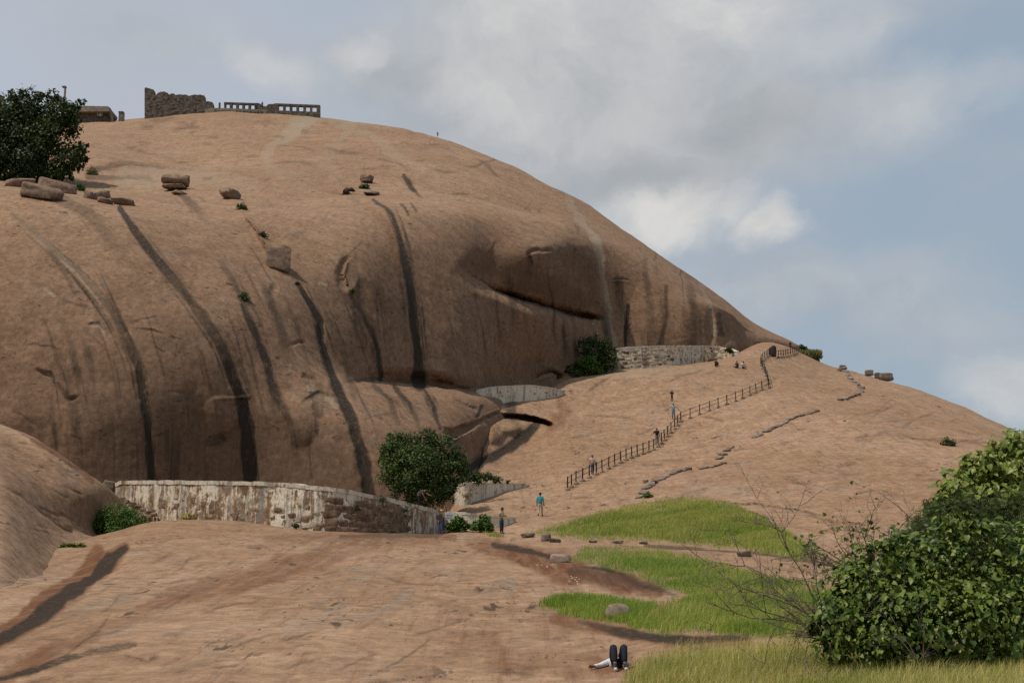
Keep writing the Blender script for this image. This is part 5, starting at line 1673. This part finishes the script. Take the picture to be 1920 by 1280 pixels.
world_part('turf', scatter_mesh('turf', LEAF_V * np.array([.35, 1, 1]), LEAF_F, basis(nn, tip), pp, .55 * (.5 + rng_.random(n)), M_TURF), None, gm)
b = px_blobs([(1505, 651, 214, 6), (1511, 655, 214, 6), (1516, 657, 213, 4)])
leafy_plant('skyline_shrub', 'small green shrub on the skyline behind the fence end', 'shrub', PV(1508, 660, 214), b, 400, .3, M_LEAF_MID, 141, .03, crown='foliage', trunk='stem', shell=.2, nl=3)

# ------------------------------------------------------------------ big broad-leaved plants at the right


def broad_plant(name, label, cat, base, blobs, n, size, mat, seed, r0, nobj=300, inner=0.35, nl=14):
    rng = np.random.default_rng(seed)
    root = empty(name, base, label, cat)
    c = np.array([q[:3] for q in blobs])
    world_part('stem', tubes_mesh('stem', limbs(base, c[rng.permutation(len(c))[:nl]], r0, rng), M_BARK), None, root)
    pos, out = blob_points(blobs, n, rng, 0.45, 0.17, 9)
    o_ = out / (np.linalg.norm(out, axis=1, keepdims=True) + 1e-9)
    nrm = o_ * 0.9 + np.array([0, -.25, .75]) + .45 * rng.normal(size=(n, 3))
    tip = o_ * .7 + np.array([0, 0, -.75]) + .5 * rng.normal(size=(n, 3))
    B = basis(nrm, tip)
    sz = size * (.4 + 1.0 * rng.random(n) ** 1.4)
    # the leaves nearest the viewer are leaves of their own
    fr = np.argsort((pos[:, 1] - sz * 4) + .12 * rng.normal(size=n))
    vis = [i for i in fr if abs((pos[i, 0] / pos[i, 1])) < .36][:nobj]
    me = np_mesh('leaf', HEART_V, HEART_F, True, mat)
    for i in vis:
        o = bpy.data.objects.new('leaf', me)
        COL.objects.link(o)
        o.parent = root
        m = Matrix(B[i].tolist()).to_4x4()
        o.rotation_euler = m.to_euler()
        o.scale = (sz[i],) * 3
        o.location = Vector(pos[i].tolist()) - root.location
    rest = np.setdiff1d(np.arange(n), vis)
    f = world_part('foliage', scatter_mesh('foliage', HEART_V, HEART_F, B[rest], pos[rest], sz[rest], mat), None, root)
    f['kind'] = 'stuff'
    return root


bl = px_blobs([(1600, 1130, 22.6, 70), (1660, 1090, 22.8, 75), (1740, 1070, 22.8, 80), (1830, 1070, 22.6, 85), (1920, 1080, 22.6, 90), (1600, 1190, 22.4, 60), (1570, 1160, 22.4, 45), (1690, 1170, 22.2, 85), (1790, 1160, 22.2, 85), (1890, 1170, 22.2, 90), (2000, 1150, 22.6, 110), (1560, 1205, 22.3, 32), (1640, 1215, 22.1, 40), (1740, 1215, 22, 40), (1850, 1220, 22, 40), (1700, 1030, 23, 35), (1790, 1015, 23.2, 45), (1880, 1020, 23, 40), (1600, 1075, 22.8, 30)])
rb_ = np.random.default_rng(88)
for q in range(34):
    x_ = rb_.uniform(1530, 1960)
    y_ = np.interp(x_, [1530, 1580, 1640, 1700, 1780, 1860, 1960], [1170, 1080, 1030, 1000, 970, 985, 990]) + rb_.uniform(-14, 22)
    bl += px_blobs([(x_, y_, rb_.uniform(22.2, 23), rb_.uniform(9, 20))])
broad_plant('broad_leaved_bush', 'large dark bush of heart shaped leaves filling the bottom right corner', 'bush', PV(1740, 1250, 22.6), bl, 13500, .096, M_LEAF_BROAD, 301, .03)
bl = px_blobs([(1900, 870, 26, 50), (1850, 890, 26, 45), (1930, 900, 26, 70), (1800, 920, 25.8, 40), (1860, 940, 25.8, 50), (1790, 945, 25.7, 30), (1920, 840, 26.2, 35), (1985, 880, 26.2, 80), (1775, 925, 25.7, 22), (1830, 880, 26, 30), (1900, 950, 25.8, 50), (1765, 950, 25.6, 22), (1750, 965, 25.6, 16), (1880, 835, 26, 24), (1905, 822, 26.2, 18)])
broad_plant('broad_leaved_tree', 'taller pale green broad-leaved plant rising at the right edge', 'tree', PV(1900, 1230, 26), bl, 5200, .118, M_LEAF_TOP, 302, .04, nobj=200)
# feathery acacia between the two
rngf = np.random.default_rng(9)
bl = px_blobs([(1800, 985, 24.4, 50), (1870, 990, 24.4, 55), (1740, 1005, 24.3, 40), (1940, 985, 24.4, 60), (1690, 1030, 24, 26), (1840, 1030, 24, 50), (1760, 960, 24.6, 22), (1900, 1040, 24, 45)])
FE_V = np.concatenate([np.array([[0.0, k * .22, 0], [.055, k * .22 + .06, .0], [.30 * s, k * .22 + .18, .03], [.24 * s, k * .22 + .05, 0]]) * np.array([1, 1, 1]) for k in range(5) for s in (-1, 1)])
FE_F = np.array([[0, 1, 2, 3]]) + np.arange(10)[:, None] * 4
leafy_plant('acacia_bush', 'fine feathery dark acacia between the two broad-leaved plants', 'bush', PV(1830, 1240, 24), bl, 12000, .13, M_LEAF_FEATHER, 303, .025, crown='foliage', trunk='stem', nl=8, shell=.3, clump=.2, per=14, up=.5, tv=FE_V, tf=FE_F)


def twig_tree(name, label, base, mains, seed, r0=.012, depth=3, leafs=0):
    rng = np.random.default_rng(seed)
    paths = []
    tips = []

    def grow(p, d, L, r, lev):
        n = 6
        pts = [p]
        dd = d.copy()
        for k in range(n - 1):
            dd = dd + rng.normal(size=3) * .16
            dd /= np.linalg.norm(dd)
            pts.append(pts[-1] + dd * L / (n - 1))
        pts = np.array(pts)
        paths.append((pts, np.linspace(r, r * .6, n)))
        if lev == 0:
            tips.append(pts[-1])
            return
        for k in range(rng.integers(3, 6)):
            q = pts[rng.integers(1, n)]
            nd = dd + rng.normal(size=3) * .75
            nd /= np.linalg.norm(nd)
            grow(q, nd, L * rng.uniform(.35, .65), r * .58, lev - 1)
    base = np.asarray(base, float)
    for (x, y, D) in mains:
        t = P(x, y, D)
        v = t - base
        L = np.linalg.norm(v)
        grow(base + rng.normal(size=3) * .05, v / L, L, r0, depth)
    root = empty(name, base.tolist(), label, 'shrub')
    world_part('branches', tubes_mesh('branches', paths, M_TWIG, 3), None, root)
    if leafs:
        t = np.array(tips)
        k = rng.integers(0, len(t), leafs)
        pos = t[k] + rng.normal(size=(leafs, 3)) * .05
        nn = rng.normal(size=(leafs, 3)) + np.array([0, -.5, .8])
        world_part('leaves', scatter_mesh('leaves', HEART_V, HEART_F, basis(nn, rng.normal(size=(leafs, 3)) + np.array([0, 0, -.6])), pos, .06 * (.6 + .8 * rng.random(leafs)), M_LEAF_BROAD), None, root)
    return root


twig_tree('bare_shrub', 'leafless grey thorny shrub reaching left over the meadow grass', PV(1560, 1190, 23), [(1440, 1020, 23.2), (1390, 1080, 23.4), (1350, 1170, 23), (1420, 1150, 22.6), (1480, 1000, 23.5), (1390, 1130, 23.5), (1400, 1210, 22.5), (1460, 1100, 22.8), (1340, 1120, 23.2), (1500, 1060, 23.2), (1450, 1190, 22.4), (1410, 1045, 23.4)], 401, .013, 3)
twig_tree('thin_shrub', 'sparse reddish twigs with few leaves left of the feathery acacia', PV(1660, 1120, 24), [(1600, 960, 24), (1640, 940, 24.2), (1560, 1010, 24), (1690, 960, 24.2), (1530, 1000, 24), (1650, 1000, 24), (1620, 1010, 23.8), (1580, 1040, 23.7), (1560, 975, 24), (1720, 990, 24.2)], 402, .013, 3, 320)
twig_tree('dead_twigs', 'pale dead twigs poking out at the front of the dark bush', PV(1720, 1250, 21.4), [(1680, 1140, 21.3), (1740, 1150, 21.3), (1760, 1190, 21.2), (1700, 1200, 21.2)], 403, .009, 2)

# ------------------------------------------------------------------ people
M_SKIN = plain('skin', (0.22, 0.11, 0.065), .6)
M_HAIR = plain('hair', (0.012, 0.010, 0.009), .6)
M_SHOE = plain('dark_shoe', (0.02, 0.018, 0.018), .6)
M_SOLE = plain('white_sole', (0.6, 0.6, 0.58), .6)


def skin_mesh(name, nodes, edges, mat, level=1):
    me = bpy.data.meshes.new(name + '_chain')
    me.from_pydata([n_[:3] for n_ in nodes], edges, [])
    o = bpy.data.objects.new(name, me)
    COL.objects.link(o)
    sk = o.modifiers.new('skin', 'SKIN')
    sk.use_smooth_shade = True
    for i, n_ in enumerate(nodes):
        d = me.skin_vertices[0].data[i]
        d.radius = (n_[3], n_[4] if len(n_) > 4 else n_[3])
        d.use_root = (i == 0)
    o.modifiers.new('smooth', 'SUBSURF').levels = level
    dg = bpy.context.evaluated_depsgraph_get()
    out = bpy.data.meshes.new_from_object(o.evaluated_get(dg))
    out.name = name
    bpy.data.objects.remove(o)
    bpy.data.meshes.remove(me)
    out.materials.clear()
    out.materials.append(mat)
    return out


BASE = dict(pel=(0, 0, .95), bel=(0, 0, 1.10), chest=(0, 0, 1.30), neck=(0, 0, 1.47), head=(0, -.03, 1.60), top=(0, -.02, 1.69),
            shL=(-.18, 0, 1.40), elL=(-.24, .03, 1.13), haL=(-.25, -.05, .90), shR=(.18, 0, 1.40), elR=(.24, .03, 1.13), haR=(.25, -.05, .90),
            hiL=(-.09, 0, .88), knL=(-.10, -.03, .50), anL=(-.10, .02, .10), toL=(-.11, -.15, .04),
            hiR=(.09, 0, .88), knR=(.10, -.03, .50), anR=(.10, .02, .10), toR=(.11, -.15, .04))


def person(label, loc, rz, pose, shirt, trousers, long_sleeve=False, scale=1.0, hair=True, shoe=None, shirt_hem=0.0, group='visitors on the rock', sole=False, level=1, tw=1.0):
    J = dict(BASE)
    J.update(pose)
    J = {k: np.array(v, float) for k, v in J.items()}
    root = empty('person', loc, label, 'person', group, rz)
    root.scale = (scale,) * 3
    nodes, edges, ix = [], [], {}

    def nd(key, p, r, r2=None, par=None):
        nodes.append((*p, r, r2 or r))
        ix[key] = len(nodes) - 1
        if par:
            edges.append((ix[par], ix[key]))
    nd('pel', J['pel'], .14, .11)
    nd('bel', J['bel'], .13, .10, 'pel')
    nd('chest', J['chest'], .15, .11, 'bel')
    nd('neck', J['neck'], .06, None, 'chest')
    hd = J['head']
    up = (J['top'] - hd)
    nd('jaw', hd - up * .6, .075, .085, 'neck')
    nd('head', hd, .095, .105, 'jaw')
    nd('top', J['top'], .07, .08, 'head')
    for s in 'LR':
        nd('sh' + s, J['sh' + s], .065, None, 'chest')
        nd('el' + s, J['el' + s], .045, None, 'sh' + s)
        wr = J['ha' + s]
        nd('wr' + s, wr, .03, None, 'el' + s)
        fd = wr - J['el' + s]
        fd /= np.linalg.norm(fd) + 1e-9
        sd = np.cross(fd, (0, 1, .2))
        sd /= np.linalg.norm(sd) + 1e-9
        nd('pm' + s, wr + fd * .07, .038, .022, 'wr' + s)
        for k, (off, ln) in enumerate(((-.03, .07), (-.01, .085), (.01, .08), (.03, .062))):
            q = wr + fd * .10 + sd * off
            nd(f'fa{s}{k}', q, .011, None, 'pm' + s)
            nd(f'fb{s}{k}', q + fd * ln * .55 + sd * off * .2, .010, None, f'fa{s}{k}')
            nd(f'fc{s}{k}', q + fd * ln * .9 + np.array([0, -.02, -.015]), .008, None, f'fb{s}{k}')
        sg_ = -1 if s == 'L' else 1
        q = wr + fd * .03 - sd * .04 * sg_
        nd('ta' + s, q, .013, None, 'wr' + s)
        nd('tb' + s, q + fd * .045 - sd * .015 * sg_, .010, None, 'ta' + s)
        nd('hi' + s, J['hi' + s], .09, None, 'pel')
        nd('kn' + s, J['kn' + s], .058, None, 'hi' + s)
        nd('an' + s, J['an' + s], .042, None, 'kn' + s)
        nd('to' + s, J['to' + s], .036, .03, 'an' + s)
    link('body', skin_mesh('body', nodes, edges, M_SKIN, level), None, root)

    def chain(name, spec, ed, mat):
        link(name, skin_mesh(name, spec, ed, mat, level), None, root)
    # shirt
    hem = J['pel'] + (J['pel'] - J['bel']) * (0.1 + shirt_hem)
    sp = [(*hem, .175, .14), (*J['bel'], .165, .125), (*J['chest'], .195, .155), (*(J['chest'] * .35 + J['neck'] * .65), .12, .11)]
    ed = [(0, 1), (1, 2), (2, 3)]
    for s in 'LR':
        k = len(sp)
        sp.append((*J['sh' + s], .085, .085))
        ed.append((2, k))
        if long_sleeve:
            sp.append((*J['el' + s], .062))
            sp.append((*(J['el' + s] * .12 + J['ha' + s] * .88), .047))
            ed += [(k, k + 1), (k + 1, k + 2)]
        else:
            sp.append((*(J['sh' + s] * .25 + J['el' + s] * .75), .066))
            ed.append((k, k + 1))
    chain('shirt', sp, ed, shirt)
    sp = [(*(J['pel'] * .7 + J['bel'] * .3), .155, .125), (*J['pel'], .16, .13)]
    ed = [(0, 1)]
    for s in 'LR':
        k = len(sp)
        sp += [(*J['hi' + s], .105 * tw), (*J['kn' + s], .076 * tw), (*(J['kn' + s] * .08 + J['an' + s] * .92), .062 * tw)]
        ed += [(1, k), (k, k + 1), (k + 1, k + 2)]
    chain('trousers', sp, ed, trousers)
    for s in 'LR':
        a, t = J['an' + s], J['to' + s]
        sp = [(*(a + (a - t) * .25), .045), (*(a * .6 + t * .4), .052), (*t, .045, .04)]
        sh_ = link('shoe', skin_mesh('shoe', sp, [(0, 1), (1, 2)], shoe or M_SHOE, level), None, root)
        if sole:
            pts = np.array([a + (a - t) * .35, t + (t - a) * .25]) - np.array([0, 0, .035])
            link('sole', tubes_mesh('sole', [(pts, np.array([.042, .042]))], M_SOLE, 6), None, sh_)
    if hair:
        bm = bmesh.new()
        bmesh.ops.create_icosphere(bm, subdivisions=2, radius=1.0)
        up_ = up / np.linalg.norm(up)
        back = np.array([0, 1.0, 0]) - up_ * up_[1]
        c = hd + up * .45 + back * .022
        for v in bm.verts:
            q = np.array(v.co)
            v.co = c + q * np.array([.098, .108, .098]) * (1 + .12 * perlin(q * 2.0 + c))
        me = bpy.data.meshes.new('hair')
        bm.to_mesh(me)
        bm.free()
        me.polygons.foreach_set('use_smooth', np.full(len(me.polygons), True, bool))
        link('hair', me, M_HAIR, root)
    return root


cl = {}


def cloth(name, rgb):
    if name not in cl:
        cl[name] = plain(name, rgb, .85)
    return cl[name]


def check_cloth():
    m, k = new_mat('checked_cloth')
    o = k.n('ShaderNodeTexCoord').outputs['Object']
    c = k.n('ShaderNodeTexChecker', {'Vector': o, 'Scale': 22.0, 'Color1': (.10, .20, .24, 1), 'Color2': (.34, .44, .46, 1)})
    k.set(k.bs.inputs['Base Color'], c.outputs[0])
    return m


def check_dark():
    m, k = new_mat('dark_checked_cloth')
    o = k.n('ShaderNodeTexCoord').outputs['Object']
    c = k.n('ShaderNodeTexChecker', {'Vector': o, 'Scale': 16.0, 'Color1': (.045, .05, .06, 1), 'Color2': (.12, .12, .13, 1)})
    k.set(k.bs.inputs['Base Color'], c.outputs[0])
    return m


M_CHECK, M_CHECK_D = check_cloth(), check_dark()
NAVY, JEANS, BLACK = cloth('navy_trousers', (.013, .016, .028)), cloth('blue_jeans', (.035, .055, .095)), cloth('black_cloth', (.012, .012, .014))
WALKF = dict(knL=(-.10, -.14, .52), anL=(-.10, -.12, .10), toL=(-.11, -.30, .05), knR=(.10, .02, .49), anR=(.10, .20, .14), toR=(.11, .08, .04))
TURN = math.pi
# man reading his phone
person('person in cream shirt and dark jeans standing with head bowed beside the taller round shrub', hit(940, 1000.5)[0], .9,
       dict(head=(0, -.09, 1.58), top=(0, -.10, 1.67), elL=(-.23, -.02, 1.14), haL=(-.08, -.24, 1.14), elR=(.23, -.02, 1.14), haR=(.06, -.26, 1.16), anR=(.16, .05, .10), toR=(.20, -.11, .04), anL=(-.12, -.02, .1), toL=(-.16, -.18, .04)),
       cloth('cream_shirt', (.50, .42, .27)), cloth('dark_jeans', (.03, .042, .06)))
person('person in teal shirt and pale trousers walking up the rock, seen from behind', hit(1013, 968)[0], TURN - .3, WALKF, cloth('teal_shirt', (.045, .26, .31)), cloth('pale_trousers', (.42, .35, .25)), True, shirt_hem=.6)
person('person in yellow shirt raising both arms to the face beside the wall end', hit(831, 1001)[0] + Vector((.0, -1.5, 0)), 1.1,
       dict(elL=(-.24, -.2, 1.34), haL=(-.06, -.22, 1.60), elR=(.24, -.2, 1.34), haR=(.06, -.22, 1.62)), cloth('yellow_shirt', (.50, .34, .12)), cloth('dark_jeans', (.03, .042, .06)))
person('person in dark checked shirt leaning back against the end of the curved wall', hit(822, 1003)[0] + Vector((.1, -1.2, 0)), .5,
       dict(anL=(-.1, -.3, .1), toL=(-.12, -.46, .05), anR=(.1, -.34, .1), toR=(.12, -.5, .05), knL=(-.1, -.2, .5), knR=(.1, -.22, .5)), M_CHECK_D, JEANS, scale=.86)
p, nr, H = w1.at(w1.u_of(797), 1.0)
person('person in dark checked shirt bending forward on top of the curved wall under the tree', Vector((p - nr * .35).tolist()), 1.2,
       dict(pel=(0, .1, .88), bel=(0, .0, 1.0), chest=(0, -.2, 1.12), neck=(0, -.38, 1.15), head=(0, -.5, 1.13), top=(0, -.59, 1.12), shL=(-.18, -.3, 1.12), shR=(.18, -.3, 1.12), elL=(-.24, -.4, .88), elR=(.26, -.5, .95), haL=(-.2, -.5, .68), haR=(.25, -.72, .85), hiL=(-.09, .08, .84), hiR=(.09, .08, .84)),
       M_CHECK_D, BLACK, scale=.9)
person('person in pale pink shirt and jeans walking beside the lower fence posts', hit(1111, 890)[0], .2, WALKF, cloth('pink_shirt', (.58, .38, .34)), JEANS)
person('person in black t-shirt and blue jeans coming down beside the fence, arm bent', hit(1232, 835)[0], -.1, dict(WALKF, elL=(-.32, -.02, 1.16), haL=(-.30, -.18, 1.28)), BLACK, cloth('light_jeans', (.10, .15, .22)))
person('person in light blue checked shirt with both arms spread out beside the fence', hit(1263, 786)[0], 0, dict(elL=(-.40, 0, 1.26), haL=(-.56, -.02, 1.12), elR=(.42, 0, 1.28), haR=(.58, -.02, 1.06), anR=(.14, .05, .1)), M_CHECK, cloth('light_jeans', (.10, .15, .22)), True)
person('person all in black standing higher up the slope above the checked shirt', hit(1260, 753)[0], .1, dict(elL=(-.30, 0, 1.16), haL=(-.14, -.16, 1.10), elR=(.30, 0, 1.16), haR=(.14, -.16, 1.10)), BLACK, BLACK, scale=.78)
SIT = dict(pel=(0, .12, .16), bel=(0, .10, .32), chest=(0, .06, .52), neck=(0, .02, .69), head=(0, -.03, .82), top=(0, -.03, .91), shL=(-.18, .04, .62), shR=(.18, .04, .62), elL=(-.26, -.12, .42), elR=(.26, -.12, .42), haL=(-.12, -.32, .42), haR=(.12, -.32, .42),
           hiL=(-.10, .04, .15), hiR=(.10, .04, .15), knL=(-.16, -.30, .46), knR=(.16, -.30, .46), anL=(-.13, -.44, .10), anR=(.13, -.44, .10), toL=(-.14, -.60, .05), toR=(.14, -.60, .05))
person('person in black sitting alone with knees up below the pale rubble wall', hit(1343, 687)[0], .2, SIT, BLACK, BLACK)
person('person in dark green sitting, one leg stretched out, between the other two sitters', hit(1382, 690)[0], -.5, dict(SIT, knL=(-.14, -.36, .16), anL=(-.16, -.78, .10), toL=(-.18, -.86, .2)), cloth('dark_green_shirt', (.03, .04, .03)), BLACK)
person('person in white shirt sitting cross-legged nearest the fence bend', hit(1394, 691)[0], .3, dict(SIT, knL=(-.30, -.28, .20), knR=(.30, -.28, .20), anL=(.05, -.38, .10), anR=(-.05, -.42, .12), toL=(.16, -.40, .10), toR=(-.16, -.44, .1)), cloth('white_shirt', (.62, .62, .62)), cloth('grey_trousers', (.10, .10, .11)))
person('tiny dark figure standing alone on the skyline of the dome', PV(820.5, 257, 331), 0, {}, BLACK, BLACK, scale=.75)
person('person in grey shirt standing in the gap between the two windowed ruin walls', PV(491.5, 203, RD - .5), .6, dict(WALKF), cloth('grey_shirt', (.07, .075, .085)), BLACK)
person('person whose dark head shows over the ridge left of the fence top', PV(1482, 656, 221), 0, {}, BLACK, BLACK, scale=.8)
# someone lying on the rock, knees drawn up, head away from the camera
lp = hit(1160, 1254)[0]
LIE = dict(pel=(0, .25, .14), bel=(0, .42, .12), chest=(0, .66, .13), neck=(0, .86, .12), head=(0, 1.0, .13), top=(0, 1.09, .13),
           shL=(-.19, .74, .13), elL=(-.42, .42, .06), haL=(-.58, .24, .06), shR=(.19, .74, .13), elR=(.30, .5, .07), haR=(.12, .36, .24),
           hiL=(-.10, .22, .14), hiR=(.10, .22, .14), knL=(-.125, -.06, .55), knR=(.125, -.04, .55), anL=(-.10, -.26, .12), anR=(.13, -.22, .12), toL=(-.10, -.43, .06), toR=(.15, -.38, .06))
person('person in white shirt and navy trousers lying on the rock with knees drawn up', lp, 0, LIE, cloth('white_shirt', (.62, .62, .62)), NAVY, True, scale=.87, sole=True, level=2, tw=1.15)
